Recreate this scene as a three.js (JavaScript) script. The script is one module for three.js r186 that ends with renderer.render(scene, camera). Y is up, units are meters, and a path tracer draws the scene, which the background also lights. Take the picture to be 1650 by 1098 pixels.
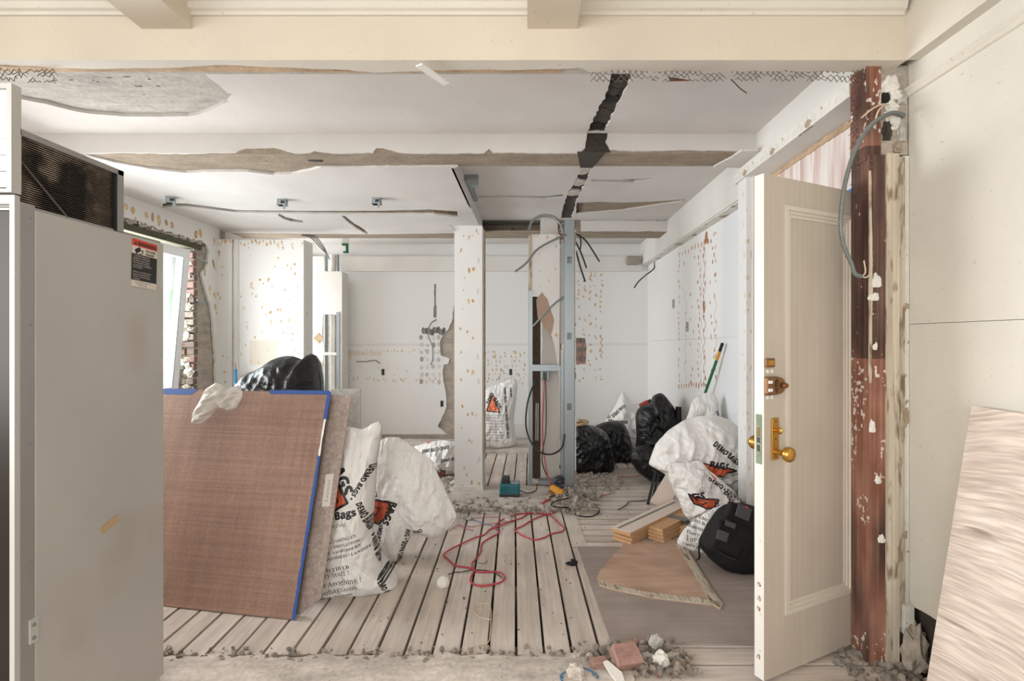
import * as THREE from 'three';
import { RoundedBoxGeometry } from 'three/addons/geometries/RoundedBoxGeometry.js';
import { mergeGeometries, mergeVertices } from 'three/addons/utils/BufferGeometryUtils.js';
import { RectAreaLightUniformsLib } from 'three/addons/lights/RectAreaLightUniformsLib.js';
import { createNoise3D } from 'simplex-noise';

// ---------------------------------------------------------------- camera, sky, light, exposure
const scene = new THREE.Scene();
const FOCAL = 850, CX = 855, CY = 549, EYE = 1.38;            // lens in photograph pixels, eye height in metres
const camera = new THREE.PerspectiveCamera(2 * Math.atan(549 / FOCAL) * 180 / Math.PI, 1650 / 1098, 0.05, 80);
camera.position.set(0, EYE, 0);
camera.lookAt(0, EYE, -1);
camera.setViewOffset(1650, 1098, -(CX - 825), 0, 1650, 1098);
const renderer = new THREE.WebGLRenderer({ antialias: true });
renderer.toneMapping = THREE.LinearToneMapping;
renderer.toneMappingExposure = 1.13;
renderer.shadowMap.enabled = true;
RectAreaLightUniformsLib.init();
scene.background = new THREE.Color(0.93, 0.97, 1.0);          // even overcast sky
scene.backgroundIntensity = 2.6;
// daylight through the window openings: one soft panel of sky just outside each opening
function windowLight(x, y, z, w, h, tx, ty, tz, power) {
  const l = new THREE.RectAreaLight(new THREE.Color(1.0, 0.995, 0.99), power, w, h);
  l.position.set(x, y, z); l.lookAt(tx, ty, tz); scene.add(l);
}
const LEFT = -3.3, RIGHT = 1.62, FAR = 7.2;
windowLight(LEFT - 0.75, 1.62, -4.05, 2.5, 1.5, 0, 0.2, -4.05, 13);      // window of the gutted room
windowLight(LEFT - 0.6, 1.6, -6.5, 1.1, 1.7, 0, 0.4, -6.5, 6.5);          // added unseen window behind the pilaster, brightens the far wall
windowLight(LEFT - 0.45, 1.75, 0.7, 2.6, 1.7, 0, 1.4, 0.7, 3.8);          // window of the front room, left wall
windowLight(-1.0, 1.7, 3.3, 3.2, 1.8, -1.0, 1.6, -1, 4.2);                 // window behind the photographer

// ---------------------------------------------------------------- helpers
const at = (px, py, d) => new THREE.Vector3((px - CX) * d / FOCAL, EYE + (CY - py) * d / FOCAL, -d);
const fl = (px, py, h = 0) => at(px, py, (EYE - h) * FOCAL / (py - CY));
const ce = (px, py, h) => { const d = (h - EYE) * FOCAL / (CY - py); return [(px - CX) * d / FOCAL, d]; };
const sideWall = (px, py, X) => { const d = X * FOCAL / (px - CX); return [d, EYE + (CY - py) * d / FOCAL]; };
let seedState = 12345;
const rnd = () => { seedState = (seedState + 0x6d2b79f5) | 0; let t = Math.imul(seedState ^ (seedState >>> 15), 1 | seedState); t = (t + Math.imul(t ^ (t >>> 7), 61 | t)) ^ t; return ((t ^ (t >>> 14)) >>> 0) / 4294967296; };
const rr = (a, b) => a + (b - a) * rnd();
const noise3 = createNoise3D(rnd);
const hash = (x, y, s) => { let h = Math.imul(x | 0, 374761393) + Math.imul(y | 0, 668265263) + Math.imul(s | 0, 974711); h = Math.imul(h ^ (h >>> 13), 1274126177); return ((h ^ (h >>> 16)) >>> 0) / 4294967296; };
function vn(x, y, px, py, s) {
  const xi = Math.floor(x), yi = Math.floor(y), fx = x - xi, fy = y - yi, u = fx * fx * (3 - 2 * fx), v = fy * fy * (3 - 2 * fy);
  const a = ((xi % px) + px) % px, b = (a + 1) % px, c = ((yi % py) + py) % py, e = (c + 1) % py;
  return (hash(a, c, s) * (1 - u) + hash(b, c, s) * u) * (1 - v) + (hash(a, e, s) * (1 - u) + hash(b, e, s) * u) * v;
}
function fbm(u, v, fx, fy, oct, s) { let t = 0, a = 0.5, n = 0; for (let o = 0; o < oct; o++) { t += a * vn(u * fx, v * fy, fx, fy, s + o * 17); n += a; a *= 0.5; fx *= 2; fy *= 2; } return t / n; }
const clamp = (x, a = 0, b = 1) => Math.max(a, Math.min(b, x));
const mix = (a, b, t) => a + (b - a) * t;
function tex(w, h, fn, tileX, tileY, srgb = true) {
  const data = new Uint8Array(w * h * 4);
  for (let y = 0; y < h; y++) for (let x = 0; x < w; x++) { const c = fn(x / w, y / h), i = (y * w + x) * 4; for (let k = 0; k < 3; k++) data[i + k] = clamp(Array.isArray(c) ? c[k] : c, 0, 255); data[i + 3] = 255; }
  const t = new THREE.DataTexture(data, w, h); t.wrapS = t.wrapT = THREE.RepeatWrapping; t.magFilter = THREE.LinearFilter; t.minFilter = THREE.LinearFilter;
  if (srgb) t.colorSpace = THREE.SRGBColorSpace; t.repeat.set(1 / tileX, 1 / (tileY ?? tileX)); t.needsUpdate = true; return t;
}
const std = (o) => new THREE.MeshStandardMaterial({ roughness: 0.85, ...o });
const mc = (a, b, t) => [mix(a[0], b[0], t), mix(a[1], b[1], t), mix(a[2], b[2], t)];

// ---------------------------------------------------------------- materials
const plasterTex = tex(512, 512, (u, v) => { const n = fbm(u, v, 6, 6, 5, 3), s = vn(u * 160, v * 160, 160, 160, 9); const k = 246 + (n - 0.5) * 22 + (s > 0.965 ? -26 : 0); return [k, k - 1, k - 3]; }, 2.2);
const plasterBump = tex(512, 512, (u, v) => 128 + (fbm(u, v, 24, 24, 4, 5) - 0.5) * 150, 1.1, 1.1, false);
const plaster = (hex, o = {}) => std({ color: hex, map: plasterTex, bumpMap: plasterBump, bumpScale: 0.0015, roughness: 0.8, ...o });
const concTex = tex(512, 512, (u, v) => { const n = fbm(u, v, 4, 9, 6, 11), g = fbm(u, v, 64, 64, 2, 21), st = fbm(u, v, 2, 40, 3, 31); const k = 208 + (n - 0.5) * 62 + (g - 0.5) * 34 + (st - 0.5) * 26 + (vn(u * 90, v * 90, 90, 90, 41) > 0.95 ? -60 : 0); return [k, k * 0.985, k * 0.965]; }, 0.9);
const concBump = tex(512, 512, (u, v) => 128 + (fbm(u, v, 20, 34, 5, 12) - 0.5) * 200, 0.9, 0.9, false);
const concrete = (hex, o = {}) => std({ color: hex, map: concTex, bumpMap: concBump, bumpScale: 0.006, roughness: 0.95, ...o });
const grainTex = tex(1024, 256, (u, v) => { const w = fbm(u, v, 3, 5, 3, 51) * 0.1, g = fbm(u, v + w, 4, 60, 4, 61), d = fbm(u, v, 8, 8, 4, 71), sp = vn(u * 260, v * 100, 260, 100, 81); const k = 228 + (g - 0.5) * 34 + (d - 0.5) * 50 + (sp > 0.975 ? -48 : 0) + (sp < 0.02 ? 22 : 0); return [k, k * 0.99, k * 0.975]; }, 1.6, 0.4);
const grainBump = tex(512, 256, (u, v) => 128 + (fbm(u, v, 4, 50, 4, 61) - 0.5) * 200, 1.6, 0.4, false);
const boardMat = (hex) => std({ color: hex, map: grainTex, bumpMap: grainBump, bumpScale: 0.002, roughness: 0.88 });
const M = {
  white: plaster('#e8e6e2'), ceiling: plaster('#e2dedb'), cream: plaster('#dfd5c4'), creamTrim: plaster('#e4ded3'), wallFront: plaster('#e4e0d6'), tanCoat: concrete('#e3c6a6'),
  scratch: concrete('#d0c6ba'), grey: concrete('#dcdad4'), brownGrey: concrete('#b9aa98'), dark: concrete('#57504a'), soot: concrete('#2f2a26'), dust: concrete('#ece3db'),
  subfloor: concrete('#8a7d70'), plank: [boardMat('#e0d4ca'), boardMat('#e5d9d0'), boardMat('#d9cdc4'), boardMat('#e3d8d0')], plankFront: boardMat('#e0d5cc'),
  steel: std({ color: '#979ea1', metalness: 0.75, roughness: 0.42, bumpMap: plasterBump, bumpScale: 0.0004 }), galv: std({ color: '#9aa2a3', metalness: 0.7, roughness: 0.5 }), lath: std({ color: '#6b625a', metalness: 0.4, roughness: 0.7 }),
  black: std({ color: '#0c0c0d', roughness: 0.6 }), void: std({ color: '#57504a', roughness: 1 }), whitePlastic: std({ color: '#eceae6', roughness: 0.4 }),  // void: dark tone painted in for the shade inside holes
  brass: std({ color: '#c79a4e', metalness: 0.95, roughness: 0.28 }), bronze: std({ color: '#8a6a4c', metalness: 0.7, roughness: 0.45 }), verdigris: std({ color: '#a7b9a2', metalness: 0.3, roughness: 0.6, map: concTex }),
  cable: std({ color: '#8d9290', metalness: 0.55, roughness: 0.5 }), blackCord: std({ color: '#232326', roughness: 0.55 }), redCord: std({ color: '#b8404a', roughness: 0.5 }), paleWire: std({ color: '#d8c6ad', roughness: 0.6 }), blueWire: std({ color: '#4d7fa6', roughness: 0.5 }), pinkWire: std({ color: '#b56f78', roughness: 0.6 }), copper: std({ color: '#8c5a3c', metalness: 0.6, roughness: 0.5 }),
  brick: concrete('#c59d93'), brickDark: concrete('#a08a87'), mortar: concrete('#c9c2b8'), rubble: concrete('#efe6de'), rubbleWhite: plaster('#eeebe5'), tapeBlue: std({ color: '#2b539a', roughness: 0.55 }), tarpBlue: std({ color: '#2b86d6', roughness: 0.5 }), ductTape: std({ color: '#77797a', metalness: 0.2, roughness: 0.45 }), tapeTan: std({ color: '#c3a27a', roughness: 0.6 }),
};
const hardTex = tex(1024, 512, (u, v) => { const a = fbm(u, v, 3, 120, 3, 91), b = fbm(u, v, 90, 3, 3, 92), n = fbm(u, v, 4, 4, 4, 93), f = vn(u * 400, v * 200, 400, 200, 94); const k = (a - 0.5) * 26 + (b - 0.5) * 16 + (n - 0.5) * 34 + (f - 0.5) * 20; return [151 + k, 119 + k * 0.9, 103 + k * 0.8]; }, 1.6, 1.2);
M.hardboard = std({ map: hardTex, roughness: 0.6 });
const hardTex2 = tex(512, 512, (u, v) => { const n = fbm(u, v, 6, 6, 5, 101), s = fbm(u, v, 80, 80, 2, 103); const k = (n - 0.5) * 46 + (s - 0.5) * 40; return [166 + k, 149 + k, 141 + k]; }, 0.9);
M.hardboardWorn = std({ map: hardTex2, roughness: 0.7 });
const floorSheetTex = tex(512, 512, (u, v) => { const n = fbm(u, v, 5, 5, 5, 111), s = fbm(u, v, 3, 70, 3, 113), p = vn(u * 130, v * 130, 130, 130, 119); const k = (n - 0.5) * 40 + (s - 0.5) * 16 + (p > 0.975 ? 30 : 0); return [160 + k, 146 + k, 138 + k]; }, 1.2);
M.floorSheet = std({ map: floorSheetTex, roughness: 0.85 });
const torn = tex(512, 512, (u, v) => { const n = fbm(u, v, 5, 8, 5, 121), s = fbm(u, v, 4, 50, 3, 123); const k = (n - 0.5) * 44 + (s - 0.5) * 22; return [186 + k, 154 + k, 132 + k]; }, 1.0);
M.torn = std({ map: torn, roughness: 0.9 });
const plyTex = tex(1024, 1024, (u, v) => { const w = fbm(u, v, 3, 4, 4, 131) * 0.3 + Math.sin(u * 6.2832) * 0.25, r = Math.sin((v * 16 + w * 6.5 + u * 3) * Math.PI * 2), g = fbm(u, v + w * 0.12, 6, 90, 3, 133), n = fbm(u, v, 5, 7, 4, 135), c = fbm(u, v + w * 0.1, 5, 40, 2, 137); let k = r * 1.2 + (g - 0.5) * 24 + (fbm(u, v + w * 0.12, 14, 220, 2, 139) - 0.5) * 56 + (n - 0.5) * 40; if (c > 0.72 && n > 0.5) k -= 50 * (c - 0.72) * 6; return [212 + k, 196 + k * 1.05, 184 + k * 1.05]; }, 1.3);
M.plywood = std({ map: plyTex, roughness: 0.75 });
const paleTex = tex(512, 512, (u, v) => { const g = fbm(u, v, 70, 3, 4, 141), w = fbm(u, v, 24, 2, 3, 143), n = fbm(u, v, 4, 4, 3, 145); const k = (g - 0.5) * 34 + (n - 0.5) * 22; const t = clamp((w - 0.52) * 4); return mc([232 + k, 222 + k, 217 + k], [206 + k, 178 + k, 170 + k], t); }, 1.1);
M.plywoodPale = std({ map: paleTex, roughness: 0.8 });
const postTex = tex(256, 1024, (u, v) => { const n = fbm(u, v, 3, 14, 5, 151), g = fbm(u, v, 40, 5, 3, 153), s = fbm(u, v, 24, 150, 3, 155), b = fbm(u, v, 2, 5, 3, 157); const k = (n - 0.5) * 60 + (g - 0.5) * 50; const dk = v > 0.5 && v < 0.85; let c = mc([82 + k, 58 + k, 50 + k], [148 + k, 102 + k, 84 + k], clamp((b - (dk ? 0.6 : 0.3)) * 3)); if (s > (dk ? 0.8 : 0.64) && fbm(u, v, 3, 12, 2, 159) > 0.56) c = [214, 203, 194]; return c; }, 0.3, 2.6);
M.postRed = std({ map: postTex, bumpMap: concBump, bumpScale: 0.004, roughness: 0.85 });
const oldWood = tex(256, 1024, (u, v) => { const g = fbm(u, v, 36, 4, 4, 161), n = fbm(u, v, 14, 16, 5, 163); const k = (g - 0.5) * 60; return mc([196 + k, 184 + k, 164 + k], [128 + k, 108 + k, 88 + k], clamp((n - 0.58) * 5)); }, 0.3, 1.6);
M.oldWood = std({ map: oldWood, bumpMap: concBump, bumpScale: 0.003, roughness: 0.85 });
const chippedTex = tex(256, 1024, (u, v) => { const n = fbm(u, v, 5, 26, 5, 171), k = (fbm(u, v, 20, 60, 3, 173) - 0.5) * 24; return n > 0.68 ? [172 + k, 152 + k, 128 + k] : [226 + k, 222 + k, 214 + k]; }, 0.4, 2.2);
M.chipped = std({ map: chippedTex, roughness: 0.75 });
const doorTex = tex(512, 1024, (u, v) => { const g = fbm(u, v, 70, 2, 4, 181), n = fbm(u, v, 4, 5, 3, 183); const k = (g - 0.5) * 13 + (n - 0.5) * 10; return [194 + k, 183 + k, 169 + k]; }, 0.5, 1.2);
M.door = std({ map: doorTex, roughness: 0.6 }); M.doorEdge = plaster('#eeece6', { roughness: 0.6 });
M.doorTrim = std({ color: '#d4cbbd', roughness: 0.55 });
const fridgeTex = tex(512, 512, (u, v) => { const n = fbm(u, v, 3, 3, 5, 191), s = fbm(u, v, 5, 5, 3, 193); const k = (n - 0.5) * 20; return [190 + k - clamp((s - 0.6) * 5) * 6, 187 + k - clamp((s - 0.6) * 5) * 11, 181 + k - clamp((s - 0.6) * 5) * 15]; }, 1.4);
M.fridge = std({ map: fridgeTex, roughness: 0.45, metalness: 0.1 });
M.fridgeTrim = std({ color: '#a7a3a0', roughness: 0.4, metalness: 0.5 }); M.fridgeWhite = std({ color: '#c9c7c2', roughness: 0.4, metalness: 0.2 });
const screenTex = tex(256, 256, (u, v) => { const n = fbm(u, v, 5, 5, 4, 201); return mc([58, 50, 44], [176, 160, 142], clamp((n - 0.5) * 4)); }, 0.35);  // pale patches paint reflections into the coil colour
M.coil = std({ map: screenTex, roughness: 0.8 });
const crinkle = tex(512, 512, (u, v) => { const q = (a, b, s) => 1 - Math.abs(2 * fbm(u, v, a, b, 3, s) - 1) * 2.2; return 90 + 70 * q(5, 3, 231) + 46 * q(4, 11, 233) + 30 * q(16, 9, 235); }, 1, 1, false);
const crinkleAt = (k) => { const t = crinkle.clone(); t.repeat.set(k, k); t.needsUpdate = true; return t; };
M.bagBlack = new THREE.MeshPhysicalMaterial({ color: '#101113', roughness: 0.4, bumpMap: crinkleAt(2.2), bumpScale: 0.014 });
M.bagWhite = new THREE.MeshPhysicalMaterial({ color: '#e3e0dc', roughness: 0.5 });
const clothTex = tex(256, 256, (u, v) => { const a = Math.sin(u * 256 * 0.8) * 6 + Math.sin(v * 256 * 0.8) * 6, n = fbm(u, v, 8, 8, 4, 211); const k = a + (n - 0.5) * 40; return [222 + k, 217 + k, 211 + k]; }, 0.25);
M.cloth = std({ map: clothTex, roughness: 1 });
M.pack = std({ color: '#0d0d0e', roughness: 0.8 }); M.packGrey = std({ color: '#4a4b4d', roughness: 0.7 });
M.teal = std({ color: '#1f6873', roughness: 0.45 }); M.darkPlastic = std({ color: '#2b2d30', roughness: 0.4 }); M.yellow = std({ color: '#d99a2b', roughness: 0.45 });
const stripTex = tex(512, 128, (u, v) => { const g = fbm(u, v, 5, 50, 4, 221); const k = (g - 0.5) * 50; return [198 + k, 156 + k, 116 + k]; }, 0.8, 0.2);
M.timber = std({ map: stripTex, roughness: 0.7 }); M.primed = std({ color: '#e0cfc2', roughness: 0.7 });
M.glass = new THREE.MeshPhysicalMaterial({ color: '#f4f8fa', roughness: 0.03, transmission: 1, thickness: 0, ior: 1.45 });
M.upvc = std({ color: '#f0f1f2', roughness: 0.35 });

// ---------------------------------------------------------------- geometry helpers
const names = new Map();
const numbered = (n) => { const k = names.get(n) ?? 0; names.set(n, k + 1); return k ? n + '_' + String(k).padStart(3, '0') : n; };
function uvM(g, swap = false, ou = 0, ov = 0) {                 // texture coordinates in metres
  const p = g.attributes.position, n = g.attributes.normal, uv = new Float32Array(p.count * 2);
  for (let i = 0; i < p.count; i++) {
    const ax = Math.abs(n.getX(i)), ay = Math.abs(n.getY(i)), az = Math.abs(n.getZ(i)); let a, b;
    if (ay >= ax && ay >= az) { a = p.getX(i); b = p.getZ(i); if (swap) [a, b] = [b, a]; } else if (ax >= az) { a = p.getZ(i); b = p.getY(i); } else { a = p.getX(i); b = p.getY(i); }
    uv[i * 2] = a + ou; uv[i * 2 + 1] = b + ov;
  }
  g.setAttribute('uv', new THREE.BufferAttribute(uv, 2)); return g;
}
const box = (w, h, d, x = 0, y = 0, z = 0) => uvM(new THREE.BoxGeometry(w, h, d).translate(x, y, z));
const span = (x0, x1, y0, y1, d0, d1) => box(Math.abs(x1 - x0), Math.abs(y1 - y0), Math.abs(d1 - d0), (x0 + x1) / 2, (y0 + y1) / 2, -(d0 + d1) / 2);
const rbox = (w, h, d, r, x = 0, y = 0, z = 0) => uvM(new RoundedBoxGeometry(w, h, d, 3, r).translate(x, y, z));
const shapeOf = (pts, holes = []) => { const s = new THREE.Shape(pts.map((p) => new THREE.Vector2(p[0], p[1]))); for (const h of holes) s.holes.push(new THREE.Path(h.map((p) => new THREE.Vector2(p[0], p[1])))); return s; };
const ext = (pts, t, holes = [], bevel = 0) => new THREE.ExtrudeGeometry(shapeOf(pts, holes), { depth: t, bevelEnabled: bevel > 0, bevelSize: bevel, bevelThickness: bevel, bevelSegments: 1 });
const flatXD = (pts, h, t, holes) => uvM(ext(pts, t, holes).rotateX(-Math.PI / 2).translate(0, h, 0));      // points are [x, distance]
const wallDH = (pts, x, t, holes) => uvM(ext(pts, t, holes).rotateY(Math.PI / 2).translate(x, 0, 0));        // points are [distance, height]
const wallXH = (pts, d, t, holes) => uvM(ext(pts, t, holes).translate(0, 0, -d - t));                        // points are [x, height]; front face at distance d
const merge = (list) => mergeGeometries(list.map((g) => (g.index ? g.toNonIndexed() : g)).map((g) => { for (const k of Object.keys(g.attributes)) if (!['position', 'normal', 'uv'].includes(k)) g.deleteAttribute(k); return g; }));
function ragged(pts, amp, step, seed = 1, closed = true) {       // broken edge: subdivide and jitter
  const out = [], n = pts.length;
  for (let i = 0; i < (closed ? n : n - 1); i++) {
    const a = pts[i], b = pts[(i + 1) % n], L = Math.hypot(b[0] - a[0], b[1] - a[1]), k = Math.max(1, Math.round(L / step));
    for (let j = 0; j < k; j++) { const t = j / k, x = mix(a[0], b[0], t), y = mix(a[1], b[1], t), q = amp * (noise3(x * 31 / (step * 30), y * 31 / (step * 30), seed) + 0.6 * noise3(x / step, y / step, seed + 9)); const nx = -(b[1] - a[1]) / (L || 1), ny = (b[0] - a[0]) / (L || 1); out.push([x + nx * q, y + ny * q]); }
  }
  if (!closed) out.push(pts[n - 1]);
  return out;
}
const V = (a) => (a.isVector3 ? a : new THREE.Vector3(...a));
function tube(pts, r, seg = 0, rad = 7) { const c = new THREE.CatmullRomCurve3(pts.map(V), false, 'centripetal'); return new THREE.TubeGeometry(c, seg || pts.length * 9, r, rad, false); }
function rod(a, b, r, r2 = r, rad = 10) { a = V(a); b = V(b); const g = new THREE.CylinderGeometry(r2, r, a.distanceTo(b), rad); g.applyQuaternion(new THREE.Quaternion().setFromUnitVectors(new THREE.Vector3(0, 1, 0), b.clone().sub(a).normalize())); return g.translate(...a.clone().add(b).multiplyScalar(0.5).toArray()); }
function bar(a, b, w, t, up = new THREE.Vector3(0, 1, 0)) { a = V(a); b = V(b); const z = b.clone().sub(a), L = z.length(); z.normalize(); const x = up.clone().cross(z).normalize(), y = z.clone().cross(x); const m = new THREE.Matrix4().makeBasis(x, y, z).setPosition(a.clone().add(b).multiplyScalar(0.5)); return uvM(new THREE.BoxGeometry(w, t, L)).applyMatrix4(m); }
function chunk(sx, sy, sz, seed, detail = 2, rough = 0.3) {
  let g = new THREE.IcosahedronGeometry(1, detail); const p = g.attributes.position;
  for (let i = 0; i < p.count; i++) { const x = p.getX(i), y = p.getY(i), z = p.getZ(i); const q = 1 + rough * noise3(x * 1.3 + seed * 7, y * 1.3, z * 1.3) + rough * 0.4 * noise3(x * 3.3, y * 3.3 + seed * 5, z * 3.3); p.setXYZ(i, x * q * sx, Math.max(y * q, -0.62) * sy, z * q * sz); }
  g.computeVertexNormals(); return uvM(g);
}
function mesh(name, g, m, parent, label) { const o = new THREE.Mesh(g, m); o.name = parent ? name : numbered(name); (parent ?? scene).add(o); if (label) o.userData.label = label; return o; }
function thing(name, label, category, pos = [0, 0, 0], group) { const o = new THREE.Group(); o.name = numbered(name); o.position.set(...pos); scene.add(o); o.userData = { label, category }; if (group) o.userData.group = group; return o; }
function solo(name, g, m, label, category, group) { const o = mesh(name, g, m); o.userData = { label, category }; if (group) o.userData.group = group; return o; }
function struct(name, label, category) { const o = new THREE.Group(); o.name = name; scene.add(o); o.userData = { kind: 'structure', label, category }; return o; }
// re-centre geometry given in world coordinates onto a thing's own base
function local(g, t) { return g.translate(-t.position.x, -t.position.y, -t.position.z); }
// filled bag, cloth or pouch from its outline: two bulging sides that meet in a seam
function pillow({ out, d, front, back = front, c, wr = 0.012, seed = 1, rings = 30, seg = 150, p = 2.4, fat = () => 1, fr = 1, base = 0, scale = 1, box: bb, lean = 0, e = 0.5, crisp = false, folds = 0 }) {
  const pts = out.map(([x, y]) => { const v = at(x, y, d); return [v.x, v.y]; });
  const curve = new THREE.CatmullRomCurve3(pts.map(([x, y]) => new THREE.Vector3(x, y, 0)), true, crisp ? 'catmullrom' : 'centripetal', 0.12).getPoints(300);
  const cc = c ? at(c[0], c[1], d) : curve.reduce((s, q) => s.add(q), new THREE.Vector3()).multiplyScalar(1 / curve.length);
  const radius = (th) => { const dx = Math.cos(th), dy = Math.sin(th); let best = 0; for (let i = 0; i < curve.length - 1; i++) { const ax = curve[i].x - cc.x, ay = curve[i].y - cc.y, bx = curve[i + 1].x - cc.x, by = curve[i + 1].y - cc.y; const ex = bx - ax, ey = by - ay, den = dx * ey - dy * ex; if (Math.abs(den) < 1e-12) continue; const t = (ax * ey - ay * ex) / den, s = (ax * dy - ay * dx) / den; if (t > 0 && s >= -1e-6 && s <= 1 + 1e-6) best = Math.max(best, t); } return best; };
  const R = []; for (let k = 0; k < seg; k++) R.push(radius(k / seg * Math.PI * 2));
  const ys = curve.map((q) => q.y), y0 = Math.min(...ys), y1 = Math.max(...ys);
  const pos = [], uv = [], idx = [];
  const put = (x, y, z, side, r) => {
    const edge = 1 - Math.pow(r, 8), s = seed * 13.7;
    const ridge = (a, b, cx) => 1 - 2 * Math.abs(noise3(a, b, cx));
    const X = x, Y = y; x *= fr; y *= fr; let w = ridge(x * 4 + y * 1.2, y * 1.6 - x * 1.2, s + side) * 0.6 + ridge(x * 9 - y * 4, y * 3.4 + x * 1.8, s + 3 + side) * 0.38 + ridge(x * 8 + y * 9, y * 3 - x * 2.5, s + 5 + side) * 0.25 + ridge(x * 24, y * 17 + x * 9, s + 7 + side) * 0.07; x = X; y = Y;
    const zz = z + side * w * wr * (0.25 + 0.75 * edge) + (folds ? folds * edge * (Math.sin((-0.567 * x + 0.824 * y) * 105 + 2.2 * noise3(x * 7, y * 7, s)) + 0.5 * Math.sin((-0.3 * x + 0.95 * y) * 210 + 2 * noise3(x * 12, y * 12, s + 4))) : 0);
    const px = CX + x * FOCAL / d, py = CY - (y - EYE) * FOCAL / d;
    pos.push(x + wr * 0.15 * noise3(x * 14, y * 14, s + 8) * edge, Math.max(y + wr * 0.15 * noise3(x * 13, y * 15, s + 11) * edge, base), zz + lean * (y - base));
    uv.push(bb ? (px - bb[0]) / (bb[2] - bb[0]) : x, bb ? 1 - (py - bb[1]) / (bb[3] - bb[1]) : y);
  };
  for (const side of [1, -1]) {
    const start = pos.length / 3, T = side > 0 ? front : back, f = fat(clamp((cc.y - y0) / (y1 - y0)));
    put(cc.x, cc.y, side * T * f, side, 0);
    for (let i = 1; i <= rings; i++) for (let k = 0; k < seg; k++) { const r = Math.pow(i / rings, 0.8), th = k / seg * Math.PI * 2, x = cc.x + Math.cos(th) * R[k] * r, y = cc.y + Math.sin(th) * R[k] * r; put(x, y, side * T * fat(clamp((y - y0) / (y1 - y0))) * Math.pow(Math.max(0, 1 - Math.pow(r, p)), e), side, r); }
    const q = (i, k) => start + 1 + (i - 1) * seg + (k % seg);
    for (let k = 0; k < seg; k++) { const tri = (a, b, cI) => (side > 0 ? idx.push(a, b, cI) : idx.push(a, cI, b)); tri(start, q(1, k), q(1, k + 1)); for (let i = 1; i < rings; i++) { tri(q(i, k), q(i + 1, k), q(i + 1, k + 1)); tri(q(i, k), q(i + 1, k + 1), q(i, k + 1)); } }
  }
  const g = new THREE.BufferGeometry(); g.setAttribute('position', new THREE.Float32BufferAttribute(pos, 3)); g.setAttribute('uv', new THREE.Float32BufferAttribute(uv, 2)); g.setIndex(idx); g.translate(0, 0, -d); g.computeVertexNormals(); return g;
}
function canvas(w, h, base, draw) {
  const c = document.createElement('canvas'); c.width = w; c.height = h; const x = c.getContext('2d'); x.fillStyle = base; x.fillRect(0, 0, w, h); draw(x);
  const t = new THREE.CanvasTexture(c); t.colorSpace = THREE.SRGBColorSpace; t.magFilter = THREE.LinearFilter; return t;
}
function boxUV(g, fu, fv) { const p = g.attributes.position, uv = new Float32Array(p.count * 2); for (let i = 0; i < p.count; i++) { uv[i * 2] = fu(p.getX(i), p.getY(i), p.getZ(i)); uv[i * 2 + 1] = fv(p.getX(i), p.getY(i), p.getZ(i)); } g.setAttribute('uv', new THREE.BufferAttribute(uv, 2)); return g; }
const pxUV = (g, d, b) => boxUV(g, (x, y, z) => (CX + (x + 0.9 * (-z - d)) * FOCAL / d - b[0]) / (b[2] - b[0]), (x, y) => 1 - (CY - (y - EYE) * FOCAL / d - b[1]) / (b[3] - b[1]));   // a flat print on a surface at one distance: linear in metres
const blob = (x, cx, cy, rx, ry, rot, col) => { x.fillStyle = col; x.beginPath(); x.ellipse(cx, cy, rx, ry, rot, 0, Math.PI * 2); x.fill(); };
const GLUE = ['#c9a36d', '#bf935b', '#d3b486', '#b98a58', '#cfae80'];
function daub(x, cx, cy, s, light = false) {                     // dried adhesive: rim, hollow, tail
  const col = GLUE[Math.floor(rnd() * 5)], r = rr(-0.4, 0.4); x.globalAlpha = light ? rr(0.45, 0.75) : rr(0.75, 1);
  blob(x, cx, cy, s * rr(0.5, 0.8), s * rr(0.8, 1.5), r, col);
  if (rnd() > 0.45) blob(x, cx + s * rr(-0.3, 0.3), cy + s * rr(-0.2, 0.2), s * 0.35, s * 0.6, r, '#dcc8a8');
  if (rnd() > 0.6) blob(x, cx + s * rr(-1, 1), cy + s * rr(1, 2), s * 0.3, s * 0.5, r, col); x.globalAlpha = 1;
}
function say(x, s, cx, cy, size, ang = 0, font = 'bold', fam = 'sans-serif', col = '#1a1816', sx = 1) { x.save(); x.translate(cx, cy); x.rotate(ang); x.scale(sx, 1); x.font = `${font} ${size}px ${fam}`; x.fillStyle = col; x.textBaseline = 'middle'; x.fillText(s, 0, 0); if (font === 'bold' && fam === 'sans-serif') { x.strokeStyle = col; x.lineWidth = size * 0.07; x.strokeText(s, 0, 0); } x.restore(); }

// ================================================================ SETTING
const H = 2.70, UNDER = 2.574, SOFFIT = 2.562;                  // plaster ceiling, bare beam underside, dropped soffit
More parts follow.
